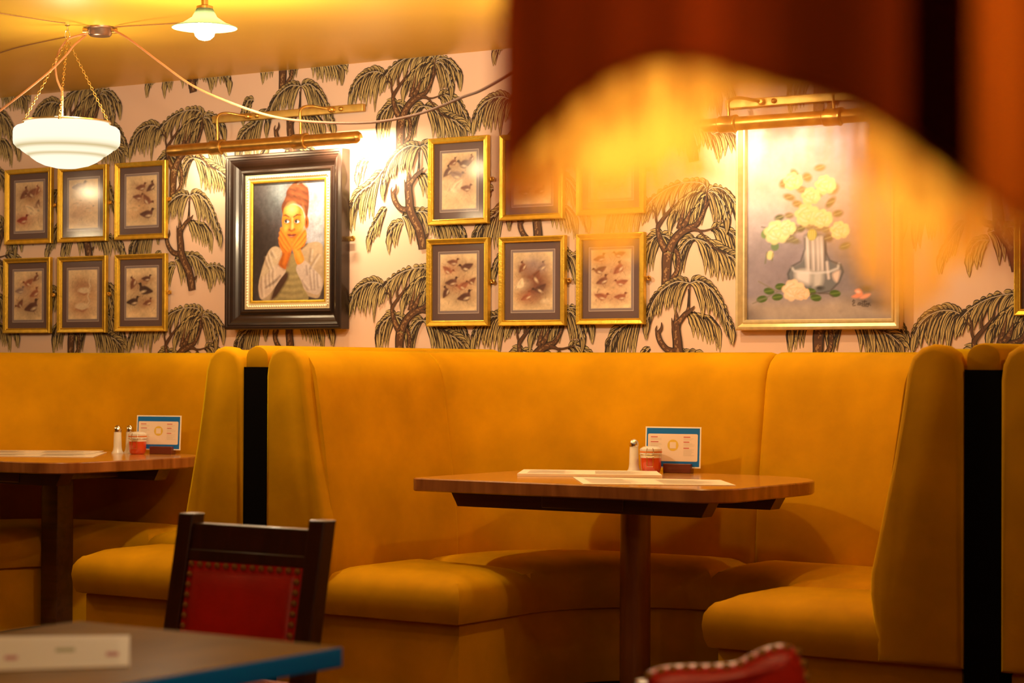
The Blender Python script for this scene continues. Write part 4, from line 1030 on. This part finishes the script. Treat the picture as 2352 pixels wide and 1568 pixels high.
# ------------------------------------------------------------------ picture lights
LAMPGLOW = glow_mat('lit_lamp_tube', (1.0, .72, .38), 18)
def picture_light(label, px0, py0, px1, py1, off, plate, r=.0265, collars=(.27, .70), power=(8, 8), group='brass picture lights'):
    A = onY(px0, py0, WY-off); B = onY(px1, py1, WY-off)
    zc = (A.z+B.z)/2; cx = (A.x+B.x)/2; L = B.x-A.x
    t = thing('picture_light', label, 'wall lamp', (cx, WY-.0085, zc), 0, group)
    # tube with an open underside: a 250 degree shell
    bm = bmesh.new(); n = 22; xs = [-L/2+.004, -L/2+.012]+[-L/2+.02+(L-.04)*k/8 for k in range(9)]+[L/2-.012, L/2-.004]
    a0, a1 = math.radians(-5), math.radians(262)
    for rad in (r,):
        R = []
        for i, x in enumerate(xs):
            rr = rad*(.55 if i in (0, len(xs)-1) else (.85 if i in (1, len(xs)-2) else 1))
            R.append([bm.verts.new((x, -off+rr*math.cos(a0+(a1-a0)*k/n), rr*math.sin(a0+(a1-a0)*k/n))) for k in range(n+1)])
        for i in range(len(R)-1):
            for k in range(n): bm.faces.new((R[i][k], R[i][k+1], R[i+1][k+1], R[i+1][k]))
        for e in (R[0], R[-1]):
            c = bm.verts.new((e[0].co.x, -off, 0))
            for k in range(n): bm.faces.new((e[k], e[k+1], c))
    o = tube = mesh_obj('lamp_tube', bm, BRASS, t); sol = o.modifiers.new('s', 'SOLIDIFY'); sol.thickness = .0012
    for f in collars:
        bm = bmesh.new(); R = []
        for x, rr in ((-.040, r*1.02), (-.034, r*1.22), (.022, r*1.22), (.026, r*1.32), (.034, r*1.32), (.040, r*1.02)):
            R.append([bm.verts.new((-L/2+L*f+x, -off+rr*math.cos(a0+(a1-a0)*k/n), rr*math.sin(a0+(a1-a0)*k/n))) for k in range(n+1)])
        for i in range(len(R)-1):
            for k in range(n): bm.faces.new((R[i][k], R[i][k+1], R[i+1][k+1], R[i+1][k]))
        o = mesh_obj('collar', bm, BRASS, tube); sol = o.modifiers.new('s', 'SOLIDIFY'); sol.thickness = .0015
    # glowing lamp inside
    bm = bmesh.new(); add_tube(bm, [(-L/2+.05, -off, .001), (L/2-.05, -off, .001)], .008, 12); mesh_obj('bulb', bm, LAMPGLOW, t)
    # back plate and arms
    q0 = onY(plate[0], plate[1], WY-.02); q1 = onY(plate[2], plate[3], WY-.02); pz = (q0.z+q1.z)/2-zc
    bm = box(q0.x-cx, q1.x-cx, -.022, -.0005, pz-.0165, pz+.0165, .003); mesh_obj('back_plate', bm, BRASS_BAR, t)
    for f, sx in ((collars[0], 1), (collars[1], 1)):
        X = -L/2+L*f; bm = bmesh.new()
        X2 = X+.085
        add_tube(bm, smooth_path([(X2, -.022, pz), (X2-.02, -.055, pz+.004), (X+.02, -off*.75, pz+.012), (X, -off, pz-.006), (X, -off, pz*.5), (X, -off, r)], 5), .0062, 10)
        add_lathe(bm, [(0, 0), (.013, 0), (.013, .012), (.008, .016), (0, .016)], (X2, -.022, pz), 14, Matrix.Rotation(PI/2, 4, 'X'))
        add_lathe(bm, [(0, 0), (.010, 0), (.010, .006), (.006, .010), (0, .011)], (X2+.05, -.022, pz), 14, Matrix.Rotation(PI/2, 4, 'X'))
        mesh_obj('arm', bm, BRASS, t)
    for f, p in power:
        l = bpy.data.lights.new('picture_lamp', 'AREA'); l.shape = 'RECTANGLE'; l.size = L*.22; l.size_y = .02; l.energy = p; l.color = (1, .76, .44)
        ob = bpy.data.objects.new('lamp_light', l); ob.location = (-L/2+L*f, -off+.004, -.012); ob.rotation_euler = (math.radians(32), 0, 0); link(ob, t)
    return t
picture_light('brass picture light with two curved arms above the portrait', 388, 349, 833, 313, .13, (490, 275, 836, 247), power=((.15, 2.0), (.5, 2.0), (.88, 12)))
picture_light('brass picture light above the flower painting, veiled by the lampshade', 1612, 290, 2030, 262, .13, (1668, 240, 1985, 218), collars=(.16, .74), power=((.12, 1.6), (.5, 1.0), (.88, 1.4)))
# ------------------------------------------------------------------ hanging glass bowl lamp
HK = onZ(155, 57, CEIL)
hd = (HK-CAM).dot(FW); print('hook depth', hd, HK)
def atD(x, y, d=None): return onD(x, y, d or hd)
BOWLZ = [atD(155, y).z for y in (283, 388)]; RB = 121/F*hd
t = thing('pendant_lamp', 'lit white glass bowl lamp hanging on three chains from the ceiling', 'lamp', (HK.x, HK.y, HK.z))
zt = BOWLZ[0]-HK.z; zb = BOWLZ[1]-HK.z; Hh = zt-zb
prof = [(0, zb), (RB*.20, zb+Hh*.015), (RB*.42, zb+Hh*.075), (RB*.56, zb+Hh*.15), (RB*.66, zb+Hh*.23), (RB*.70, zb+Hh*.28), (RB*.74, zb+Hh*.30), (RB*.84, zb+Hh*.38), (RB*.88, zb+Hh*.43), (RB*.93, zb+Hh*.45),
        (RB*.99, zb+Hh*.53), (RB*1.0, zb+Hh*.60), (RB*1.0, zb+Hh*.78), (RB*.985, zb+Hh*.86), (RB*.94, zb+Hh*.91), (RB*.86, zb+Hh*.94), (RB*.80, zb+Hh*.97), (RB*.79, zb+Hh*1.0), (RB*.77, zb+Hh*1.0), (RB*.76, zb+Hh*.9)]
bm = bmesh.new(); add_lathe(bm, prof, n=72); bowl = mesh_obj('glass_bowl', bm, None or OPAL, t)
# glowing glass; the darker rings paint its relief shading into the emission
nt = OPAL.node_tree; em = [n for n in nt.nodes if n.type == 'EMISSION'][0]
tcn = nt.nodes.new('ShaderNodeTexCoord'); sp = nt.nodes.new('ShaderNodeSeparateXYZ'); nt.links.new(tcn.outputs['Object'], sp.inputs[0])
mr = nt.nodes.new('ShaderNodeMapRange'); mr.inputs[1].default_value = zb; mr.inputs[2].default_value = zt; nt.links.new(sp.outputs[2], mr.inputs[0])
crp = nt.nodes.new('ShaderNodeValToRGB'); el = crp.color_ramp.elements; el[0].position = 0; el[0].color = (.95, .95, .95, 1); el[1].position = 1; el[1].color = (.98, .98, .98, 1)
for pz_, vv in ((.22, .95), (.285, .60), (.33, .92), (.40, .88), (.455, .55), (.52, .86), (.60, .97)): e_ = el.new(pz_); e_.color = (vv, vv**1.25, vv**2.0, 1)
nt.links.new(mr.outputs[0], crp.inputs[0]); ml = nt.nodes.new('ShaderNodeVectorMath'); ml.operation = 'MULTIPLY'; ml.inputs[1].default_value = (1.0, .90, .70)
nt.links.new(crp.outputs[0], ml.inputs[0]); nt.links.new(ml.outputs[0], em.inputs[0]); em.inputs[1].default_value = 1.25
bm = bmesh.new(); add_lathe(bm, [(RB*.77, zt), (RB*.83, zt+.002), (RB*.83, zt+.006), (RB*.77, zt+.008)], n=60); mesh_obj('rim', bm, BRASS, t)
def chain(p0, p1, r=.0042, wire=.0012):
    bm = bmesh.new(); p0, p1 = Vector(p0), Vector(p1); d = (p1-p0); L = d.length; n = int(L/.0115); d.normalize()
    u = d.orthogonal().normalized(); v = d.cross(u)
    for i in range(n):
        c = p0+d*(L*(i+.5)/n); a = u if i % 2 else v
        pts = [c+a*(r*math.cos(s))+d*(r*1.75*math.sin(s)) for s in [2*PI*k/12 for k in range(13)]]
        add_tube(bm, pts, wire, 6, caps=False)
    return bm
top = Vector((0, 0, -.055))
for k, ang in enumerate((-1.5, 1.0, 3.1)):
    # spread the chains around the rim, turned so that they read as left, middle and right from the booth aisle
    base = Vector((R0.x, R0.y, 0)); nrm = Vector((-fw0.x, -fw0.y, 0))
    off = {0: base*-1.0+nrm*.15, 1: base*.04+nrm*1.0, 2: base*.93-nrm*.3}[k].normalized()*RB*.80
    ch = mesh_obj('chain', chain(top, Vector((off.x, off.y, zt+.004))), BRASS, t)
    bm = bmesh.new(); add_lathe(bm, [(0, -.006), (.006, -.006), (.006, .006), (0, .008)], (off.x, off.y, zt+.003), 12); mesh_obj('chain_clip', bm, BRASS, ch)
bm = bmesh.new(); add_lathe(bm, [(0, 0), (.010, 0), (.010, -.003), (.003, -.006), (.0035, -.02), (0, -.021)], n=16)
add_tube(bm, [(.009*math.cos(a)*R0.x, .009*math.cos(a)*R0.y, -.038+.019*math.sin(a)) for a in [2*PI*k/18 for k in range(19)]], .0016, 7, caps=False)
mesh_obj('ceiling_hook', bm, CHROME, t)
BX = onZ(230, 62, CEIL)
flexpts = [atD(202, 76), atD(182, 81), atD(158, 89), atD(141, 108), atD(131, 130), atD(127, 152), atD(130, 178), atD(136, 195), atD(143, 212), atD(143, 250), atD(142, 284)]
bm = bmesh.new(); add_tube(bm, [p-Vector(HK) for p in smooth_path(flexpts, 5)], .0042, 8); mesh_obj('flex', bm, FLEX, t)
def lamp(name, loc, e, r=.04, col=(1, .74, .42), typ='POINT', parent=None, rot=None, spot=None, blend=.6):
    l = bpy.data.lights.new(name, typ); l.energy = e; l.color = col
    if typ in ('POINT', 'SPOT'): l.shadow_soft_size = r
    if spot: l.spot_size = math.radians(spot); l.spot_blend = blend
    o = bpy.data.objects.new(name, l); o.location = loc
    if rot: o.rotation_euler = rot
    return link(o, parent)
lamp('bowl_light', (0, 0, zt+.03), 9, .05, parent=t)
lamp('bowl_light', (0, 0, zb-.02), 9, .08, parent=t)

pend = t
# ------------------------------------------------------------------ ceiling junction box and cables
JB = thing('junction_box', 'small metal cable rose screwed to the ceiling beside the glass bowl lamp', 'junction box', (BX.x, BX.y, CEIL))
bm = bmesh.new(); add_lathe(bm, [(.052, 0), (.052, -.006), (.047, -.012), (.044, -.030), (.038, -.036), (0, -.038)], n=32); mesh_obj('body', bm, mat('bronze_metal', (.42, .27, .20), .3, metal=.9), JB)
for s in (-1, 1):
    bm = bmesh.new(); c = Vector((R0.x*s*.052, R0.y*s*.052, -.014)); add_tube(bm, [c-Vector((R0.x, R0.y, 0))*.014, c+Vector((R0.x, R0.y, 0))*.014], .011, 14); mesh_obj('cable_gland', bm, BRASS, JB)
def cable(name, label, pts, r, material=FLEX):
    bm = bmesh.new(); add_tube(bm, smooth_path(pts, 10), r, 8); o = mesh_obj(name, bm, material, None); return tag(o, label, 'cable', 'cables along the ceiling')
jd = (Vector((BX.x, BX.y, CEIL))-CAM).dot(FW)
J = lambda x, y, d: onD(x, y, d)
cable('lamp_cable', 'orange-brown flex swagging across the wall from the ceiling rose to the right', [J(263, 70, jd-.05), J(300, 92, jd-.15), J(370, 145, jd-.3), J(440, 195, jd-.45), J(520, 232, jd-.65), J(620, 266, jd-.9), J(720, 280, jd-1.15), J(850, 281, jd-1.45), J(960, 262, jd-1.75), J(1060, 224, jd-2.05), J(1140, 188, jd-2.25), J(1400, 20, jd-2.8), J(1560, -110, jd-3.1)], .0045)
cable('lamp_cable', 'orange-brown flex running down from the ceiling rose to the left edge', [J(197, 81, jd-.03), J(170, 104, jd-.1), J(152, 126, jd-.12), J(115, 163, jd-.15), J(60, 208, jd-.2), J(0, 254, jd-.2), J(-60, 300, jd-.2)], .0042)
ceilc = lambda x, y: onZ(x, y, CEIL-.004)
cable('ceiling_wire', 'thin dark wire on the ceiling left of the glass bowl lamp', [ceilc(-30, 132), ceilc(30, 112), ceilc(90, 98), ceilc(153, 85)], .0022, mat('dark_wire', (.25, .11, .03), .7))
cable('ceiling_wire', 'thin wire on the ceiling from the rose to the bare bulb lamp', [ceilc(262, 62), ceilc(330, 58), ceilc(400, 54), ceilc(460, 50)], .0020, bpy.data.materials['dark_wire'])
cable('ceiling_wire', 'faint thin wire on the ceiling at the top left corner', [ceilc(-20, 27), ceilc(60, 40), ceilc(125, 50), ceilc(150, 53)], .0018, bpy.data.materials['dark_wire'])

# ------------------------------------------------------------------ bare bulb lamp on the ceiling
bp = onD(470, 62, 7.25); print('bulb', bp)
t = thing('bulb_lamp', 'glaring bulb in a flared greenish glass shade under the ceiling', 'lamp', (bp.x, bp.y, bp.z))
bm = bmesh.new(); add_lathe(bm, [(.026, .060), (.030, .05), (.040, .030), (.075, .008), (.110, -.004), (.112, -.002), (.076, .011), (.043, .033), (.033, .052), (.028, .062)], n=48)
mesh_obj('shade', bm, cloth_mat('green_glass_shade', (.35, .42, .26), .6, (.5, .6, .4)), t)
bm = bmesh.new(); add_lathe(bm, [(0, CEIL-bp.z), (.04, CEIL-bp.z), (.04, CEIL-bp.z-.01), (.012, CEIL-bp.z-.014), (.012, .075), (.028, .07), (.028, .045), (0, .045)], n=24); mesh_obj('holder', bm, BRASS, t)
bm = bmesh.new(); add_lathe(bm, [(0, .045), (.014, .04), (.017, .022), (.032, .0), (.036, -.014), (.032, -.030), (.020, -.042), (0, -.047)], n=28); mesh_obj('bulb', bm, glow_mat('glaring_bulb', (1, .9, .7), 60), t)
lamp('bulb_light', (0, 0, -.075), 60, .035, (1, .80, .52), parent=t)

pc_ = copy_tree(pend); pc_.location.x -= PIT; pc_['label'] = 'glass bowl lamp of the next booth, mirrored in the glass of a bird print'
pend['group'] = pc_['group'] = 'glass bowl lamps over the booths'
# ------------------------------------------------------------------ foreground table and menu
c1 = onZ(185, 1425, TZ); c2 = onZ(785, 1485, TZ); YB = (c1.y+c2.y)/2; XB0, XB1 = c1.x, c2.x
print('blue table', c1, c2)
t = thing('cafe_table', 'dark patinated table with a bright blue edge in the foreground', 'table', ((XB0+XB1)/2, YB-.45, 0))
w, l = (XB1-XB0)/2, .45
o = mesh_obj('tabletop', box(-w+.002, w-.002, -l+.002, l-.002, .735, .75, .001), mat('patinated_tabletop', (.36, .20, .045), .36, spec=.03, noise=(7, .35, (1, .4, 1)), bump=(14, .05)), t); bpy.data.materials['patinated_tabletop'].node_tree.nodes['Principled BSDF'].inputs['IOR'].default_value = 1.10
mesh_obj('edge_band', box(-w, w, -l, l, .722, .7492, .003), mat('blue_edge', (.0, .24, 1.0), .5, spec=.2), t)
mesh_obj('leg', box(-.03, .03, -.03, .03, .03, .722), BLACK, t)
bm = bmesh.new(); add_lathe(bm, [(0, 0), (.22, 0), (.22, .015), (.05, .03), (0, .03)], n=36); mesh_obj('foot', bm, BLACK, t)
mk = []
for u0, u1, v0, v1, m_ in ((.62, .69, .30, .44, REDINK), (.28, .36, .22, .38, REDINK), (.46, .58, .48, .60, GREENINK), (.72-.62, .78-.62, .25, .4, REDINK)): mk.append((u0, v0, u1, v1, m_))
tt = [(a-.26 if i != 1 else a-.24, b, c-.26 if i != 1 else c-.24, d, m) for i, (a, b, c, d, m) in enumerate(mk)]
mk = [(.83, .30, .92, .42, REDINK), (.10, .26, .19, .38, REDINK), (.46, .46, .60, .58, GREENINK)]
for i in range(9): mk.append((.06, .10+.09*i, .92, .108+.09*i, mat('faint_print', (.66, .52, .36), .7) if i == 0 else bpy.data.materials['faint_print']))
printed('menu_sheet', 'cream menu with red and green marks on the blue-edged table', [(-25, 1541), (297, 1530), (298, 1460), (-15, 1463)], TZ+.0006, .0012, mk, 'menus on the tables')

# ------------------------------------------------------------------ chairs
def nail_bm(r=.0075):
    bm = bmesh.new(); add_lathe(bm, [(r, 0), (r*.92, r*.35), (r*.6, r*.68), (0, r*.8)], n=12, M=Matrix.Rotation(PI/2, 4, 'X')); return bm
YC = 3.50
pl = onY(441, 1178, YC); pr = onY(741, 1193, YC); cw = (pr.x-pl.x)/2; ztop = (pl.z+pr.z)/2; print('chair', pl, pr)
t = thing('leather_chair', 'dark wooden chair with brass-studded red leather back behind the blue-edged table', 'chair', ((pl.x+pr.x)/2, YC, 0), 0)
lean = .19; P = .021
def leanM(y0=0): # shear the back: top away from the sitter
    M = Matrix.Identity(4); M[1][2] = lean; M[1][3] = -lean*ztop+y0; return M
for s in (-1, 1):
    bm = bmesh.new(); add_box(bm, s*cw-P, s*cw+P, -P, P, .44, ztop, .004); bmesh.ops.transform(bm, matrix=leanM(), verts=bm.verts)
    mesh_obj('back_post', bm, CHAIR_WOOD, t)
    yb = -lean*(ztop-.44)
    mesh_obj('leg', box(s*cw-P, s*cw+P, yb-P, yb+P, 0, .445, .003), CHAIR_WOOD, t)
    mesh_obj('leg', box(s*(cw+.02)-P, s*(cw+.02)+P, yb-.42-P, yb-.42+P, 0, .43, .003), CHAIR_WOOD, t)
s_px = lambda y: onY(590, y, YC).z
for za, zb_, dy in ((s_px(1207), s_px(1268), 0), (s_px(1266), s_px(1292), -.004)):
    bm = bmesh.new(); add_box(bm, -cw+P, cw-P, -.014+dy, .014+dy, zb_, za, .003); bmesh.ops.transform(bm, matrix=leanM(), verts=bm.verts); mesh_obj('back_rail', bm, CHAIR_WOOD, t)
zt_, zb2 = s_px(1290), s_px(1500)
bm = bmesh.new(); pw = cw-P-.001; poly = ccw([Vector(p) for p in [(-pw, zb2), (pw, zb2), (pw, zt_), (-pw, zt_)]]); R = []
for ins, y in ((0, .012), (0, -.012), (.004, -.017), (.020, -.018), (.028, -.026), (.055, -.033), (.075, -.035)):
    q = inset_ring(poly, ins); R.append([bm.verts.new((p.x, y, p.y)) for p in q])
for i in range(len(R)-1):
    for k in range(len(poly)): bm.faces.new((R[i][k], R[i][(k+1) % len(poly)], R[i+1][(k+1) % len(poly)], R[i+1][k]))
bm.faces.new(R[0]); bm.faces.new(R[-1]); bmesh.ops.transform(bm, matrix=leanM(), verts=bm.verts); pad = mesh_obj('back_pad', bm, LEATHER, t)
n0 = None
npos = [(-pw+.013+(2*pw-.026)*k/12, zt_-.010) for k in range(13)]+[(sx*(pw-.012), zt_-.010-(zt_-zb2-.02)*k/8) for sx in (-1, 1) for k in range(1, 9)]
for x, z in npos:
    if n0 is None: o = n0 = mesh_obj('nailhead', nail_bm(), NAIL, pad)
    else: o = n0.copy(); COL.objects.link(o); o.parent = pad
    o.location = (x, -.018+lean*(z-ztop), z)
bm = bmesh.new(); add_box(bm, -cw-.02, cw+.02, yb-.44, yb-.0, .43, .475, .012); mesh_obj('seat', bm, LEATHER, t)
bm = bmesh.new(); add_box(bm, -cw, cw, yb-.42, yb-.40, .37, .43, .003); add_box(bm, -cw, cw, yb-.01, yb+.01, .37, .43, .003); mesh_obj('seat_rail', bm, CHAIR_WOOD, t)

# foreground red chair: only the shaped top of its back is in view
DC = 2.9
t2p = onD(1680, 1560, DC)
pxl = [(1490, 1548), (1530, 1534), (1580, 1530), (1640, 1529), (1690, 1524), (1722, 1508), (1750, 1494), (1775, 1486), (1800, 1482), (1822, 1486), (1835, 1502), (1845, 1530), (1852, 1570), (1862, 1640), (1868, 1760), (1500, 1760), (1492, 1640), (1485, 1580)]
t = thing('leather_chair', 'red leather chair back with a wavy studded top edge, bottom of the photo', 'chair', (t2p.x, t2p.y, 0), TH, )
s = F/DC
def loc2(x, y): return Vector(((x-1680)/s, t2p.z-(y-1560)/s))
poly = ccw([Vector((p.x, p.y)) for p in smooth_path([(*loc2(*p), 0) for p in pxl], 4, closed=True)])
bm = bmesh.new(); R = []
for ins, y in ((.006, .028), (0, .022), (0, -.010), (.005, -.020), (.014, -.026), (.026, -.029)):
    q = inset_ring(poly, ins); R.append([bm.verts.new((p.x, y, p.y)) for p in q])
for i in range(len(R)-1):
    for k in range(len(poly)): bm.faces.new((R[i][k], R[i][(k+1) % len(poly)], R[i+1][(k+1) % len(poly)], R[i+1][k]))
fs = [bm.faces.new(R[0]), bm.faces.new(R[-1])]; bmesh.ops.triangulate(bm, faces=fs); pad = mesh_obj('back_pad', bm, LEATHER, t)
edge = smooth_path([(*loc2(*p), 0) for p in pxl[:14]], 10); acc = 0; last = None; n1 = None
for i, p in enumerate(edge):
    if last is not None: acc += (p-last).length
    last = p
    if acc >= .0165 or i == 0:
        acc = 0; j = min(i+1, len(edge)-1); d = (edge[j]-edge[max(i-1, 0)]).normalized(); nn = Vector((d.y, -d.x, 0))*.001
        if n1 is None: o = n1 = mesh_obj('nailhead', nail_bm(.006), NAIL, pad)
        else: o = n1.copy(); COL.objects.link(o); o.parent = pad
        o.location = (p.x+nn.x, -.012, p.y+nn.y)
zlow = loc2(0, 1760).y
xa, xb = loc2(1500, 0).x, loc2(1868, 0).x
for x in (xa-.006, xb+.006):
    mesh_obj('back_post', box(x-.016, x+.016, -.016, .030, .44, loc2(0, 1566).y if x < 0 else loc2(0, 1700).y, .004), CHAIR_WOOD, t)
    mesh_obj('leg', box(x-.018, x+.018, -.016, .022, 0, .44, .003), CHAIR_WOOD, t); mesh_obj('leg', box(x-.018, x+.018, .36, .396, 0, .43, .003), CHAIR_WOOD, t)
mesh_obj('seat', box(xa-.03, xb+.03, .0, .41, .43, .48, .012), LEATHER, t)

# ------------------------------------------------------------------ big fringed lampshade close to the camera
AX = onD(1900, 784, .85); AX = Vector((AX.x, AX.y, 0)); RS = .130
nearp = [(1120, 420), (1150, 392), (1200, 345), (1260, 285), (1330, 220), (1400, 170), (1470, 142), (1550, 130), (1620, 140), (1700, 165), (1780, 190), (1850, 205), (1920, 225), (2000, 262), (2080, 315), (2150, 365), (2220, 420), (2300, 470), (2400, 510), (2700, 500)]
farp = [(1120, 420), (1180, 400), (1250, 390), (1330, 400), (1400, 420), (1470, 400), (1530, 370), (1600, 330), (1650, 240), (1700, 215), (1960, 215), (2000, 330), (2060, 500), (2120, 530), (2200, 500), (2280, 460), (2400, 460), (2700, 460)]
fringep = [(1120, 440), (1180, 450), (1250, 470), (1330, 560), (1400, 610), (1460, 560), (1520, 460), (1600, 430), (1660, 430), (1720, 450), (1800, 490), (1880, 540), (1960, 620), (2050, 700), (2120, 700), (2200, 620), (2280, 560), (2400, 520), (2700, 500)]
nearp = [(a, b+18) for a, b in nearp]
def shp(phi):
    dr = .0022*math.sin(phi*46)+.0012*math.sin(phi*17+1)
    return AX+R0*((RS+dr)*math.sin(phi))-fw0*((RS+dr)*math.cos(phi))
def hem(phi, tab):
    p = shp(phi); p = Vector((p.x, p.y, CAM.z)); x, y0 = proj(p); d = (p-CAM).dot(FW)
    y = np.interp(x, [a for a, b in tab], [b for a, b in tab]); return CAM.z+(845-y)/F*d
LS = thing('fringed_lampshade', 'huge blurred dark red fringed lampshade hanging close to the camera', 'lampshade', (AX.x, AX.y, 0))
N = 560; TOPZ = 1.52
def shade_part(ph0, ph1, n, tab, mats, pick=None, inner=0.0, top=TOPZ):
    bm = bmesh.new(); cols = []
    for i in range(n+1):
        ph = ph0+(ph1-ph0)*i/n; p = shp(ph); h = hem(ph, tab); col = []
        for k in range(7):
            u = k/6; z = h+(top-h)*u; sc = 1-.10*max(0, z-1.2)-inner
            q = AX+(p-AX)*sc; col.append(bm.verts.new((q.x-AX.x, q.y-AX.y, z)))
        cols.append((col, ph))
    for i in range(n):
        a, b = cols[i][0], cols[i+1][0]
        for k in range(6):
            f = bm.faces.new((a[k], b[k], b[k+1], a[k+1]))
            if pick: f.material_index = pick((cols[i][1]+cols[i+1][1])/2)
    return bm
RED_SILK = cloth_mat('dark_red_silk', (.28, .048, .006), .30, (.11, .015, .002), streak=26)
SHADOW_BAND = cloth_mat('shadow_band_cloth', (.03, .002, .001), .05, (.02, .002, .001))  # shadow strip on the lampshade fabric, put in as a darker cloth
LIT_SILK = cloth_mat('lit_orange_silk', (.50, .15, .010), .45, (.22, .045, .003), streak=60)  # lamplit side of the lampshade fabric, its light put into the orange
LINING = cloth_mat('amber_lining', (.85, .50, .08), .3, (.8, .4, .05))
FRG = cloth_mat('amber_fringe', (.85, .48, .07), .4, (.8, .4, .05))
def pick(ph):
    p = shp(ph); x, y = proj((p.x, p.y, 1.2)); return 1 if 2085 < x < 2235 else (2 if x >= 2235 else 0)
mesh_obj('shade_panel', shade_part(-1.60, 1.60, 420, nearp, None, pick), [RED_SILK, SHADOW_BAND, LIT_SILK], LS)
mesh_obj('lining', shade_part(1.50, 2*PI-1.50, 420, farp, None, None, .004), LINING, LS)
bm = bmesh.new(); R = random.Random(2); ph = 1.50
while ph < 2*PI-1.50:
    p = shp(ph); h0 = hem(ph, farp)+.006; h1 = hem(ph, fringep)*1.0+R.uniform(-.006, .006); x, _ = proj((p.x, p.y, 1.2))
    w = .0011 if not (1640 < x < 1970) else .0006
    if h1 < h0:
        add_tube(bm, [Vector((p.x-AX.x, p.y-AX.y, h0)), Vector((p.x-AX.x+R.uniform(-.001, .001), p.y-AX.y, (h0+h1)/2)), Vector((p.x-AX.x+R.uniform(-.0015, .0015), p.y-AX.y, h1))], w, 4, caps=False)
    ph += .0022/RS*(1 if not (1640 < x < 1970) else 1.35)
tag(mesh_obj('fringe', bm, FRG, LS), kind='stuff')
bm = bmesh.new(); ph = -1.45; mmz = .0
while ph < 1.5:
    p = shp(ph); h0 = hem(ph, nearp); L = R.uniform(.010, .024)
    add_tube(bm, [Vector((p.x-AX.x, p.y-AX.y, h0+.004)), Vector((p.x-AX.x+R.uniform(-.001, .001), p.y-AX.y, h0-L/2)), Vector((p.x-AX.x+R.uniform(-.001, .001), p.y-AX.y, h0-L))], .0006, 4, caps=False)
    ph += .0019/RS
tag(mesh_obj('hem_fringe', bm, cloth_mat('rust_fringe', (.60, .20, .02), .5, (.6, .2, .02)), LS), kind='stuff')
bm = bmesh.new(); add_lathe(bm, [(0, 1.36), (.012, 1.355), (.024, 1.335), (.028, 1.315), (.024, 1.295), (.012, 1.283), (0, 1.28)], n=24); mesh_obj('bulb', bm, glow_mat('shade_bulb', (1, .8, .5), 4), LS)
lamp('shade_light', (0, 0, 1.255), 1.9, .02, (1, .74, .38), parent=LS)
bm = bmesh.new(); add_tube(bm, [(0, 0, 1.36), (0, 0, CEIL)], .004, 8); mesh_obj('cord', bm, FLEX, LS)

# ------------------------------------------------------------------ added fill lights without fixtures, to brighten booths, wall and chairs, and the camera
def add_fill(x, y, z, e, r=.06, col=(1, .74, .42)): return lamp('fill_lamp', (x, y, z), e, r, col)
add_fill(-3.2, 5.6, 2.24, 22, .03)
add_fill(-3.9, 6.4, 2.2, 24, .03)
add_fill(-0.9, 5.3, 2.2, 14)
add_fill(-7.6, 4.8, 2.2, 20)
add_fill(-4.3, 2.9, 2.2, 6)
add_fill(-0.7, 1.3, 2.25, 20)
spot_ = lamp('ceiling_fill_spot', (-3.4, 3.9, 2.0), 150, .05, (1, .74, .42), 'SPOT', spot=46, blend=.6)  # unseen spot added to brighten the ceiling and upper wall
spot_.rotation_euler = Vector((-2.2, 2.0, .62)).to_track_quat('-Z', 'Y').to_euler()
add_fill(-4.6, 4.3, 2.2, 6)
w = bpy.data.worlds.new('world'); SC.world = w; w.use_nodes = True
w.node_tree.nodes['Background'].inputs[0].default_value = (1, .7, .4, 1); w.node_tree.nodes['Background'].inputs[1].default_value = .02
cam = bpy.data.cameras.new('camera'); co = bpy.data.objects.new('camera', cam); COL.objects.link(co)
cam.sensor_width = 36; cam.lens = F/2352*36; cam.clip_start = .05; cam.clip_end = 60
M = Matrix((RT, UP, -FW)).transposed().to_4x4(); M.translation = CAM; co.matrix_world = M
cam.dof.use_dof = True; cam.dof.focus_distance = 7.9; cam.dof.aperture_fstop = 5.0
SC.camera = co
SC.view_settings.view_transform = 'Standard'; SC.view_settings.look = 'None'; SC.view_settings.gamma = 1; SC.view_settings.exposure = 0.0
SC.view_settings.use_curve_mapping = False
SC.cycles.use_denoising = True; SC.cycles.max_bounces = 8; SC.cycles.sample_clamp_indirect = 4; SC.cycles.caustics_reflective = False; SC.cycles.caustics_refractive = False
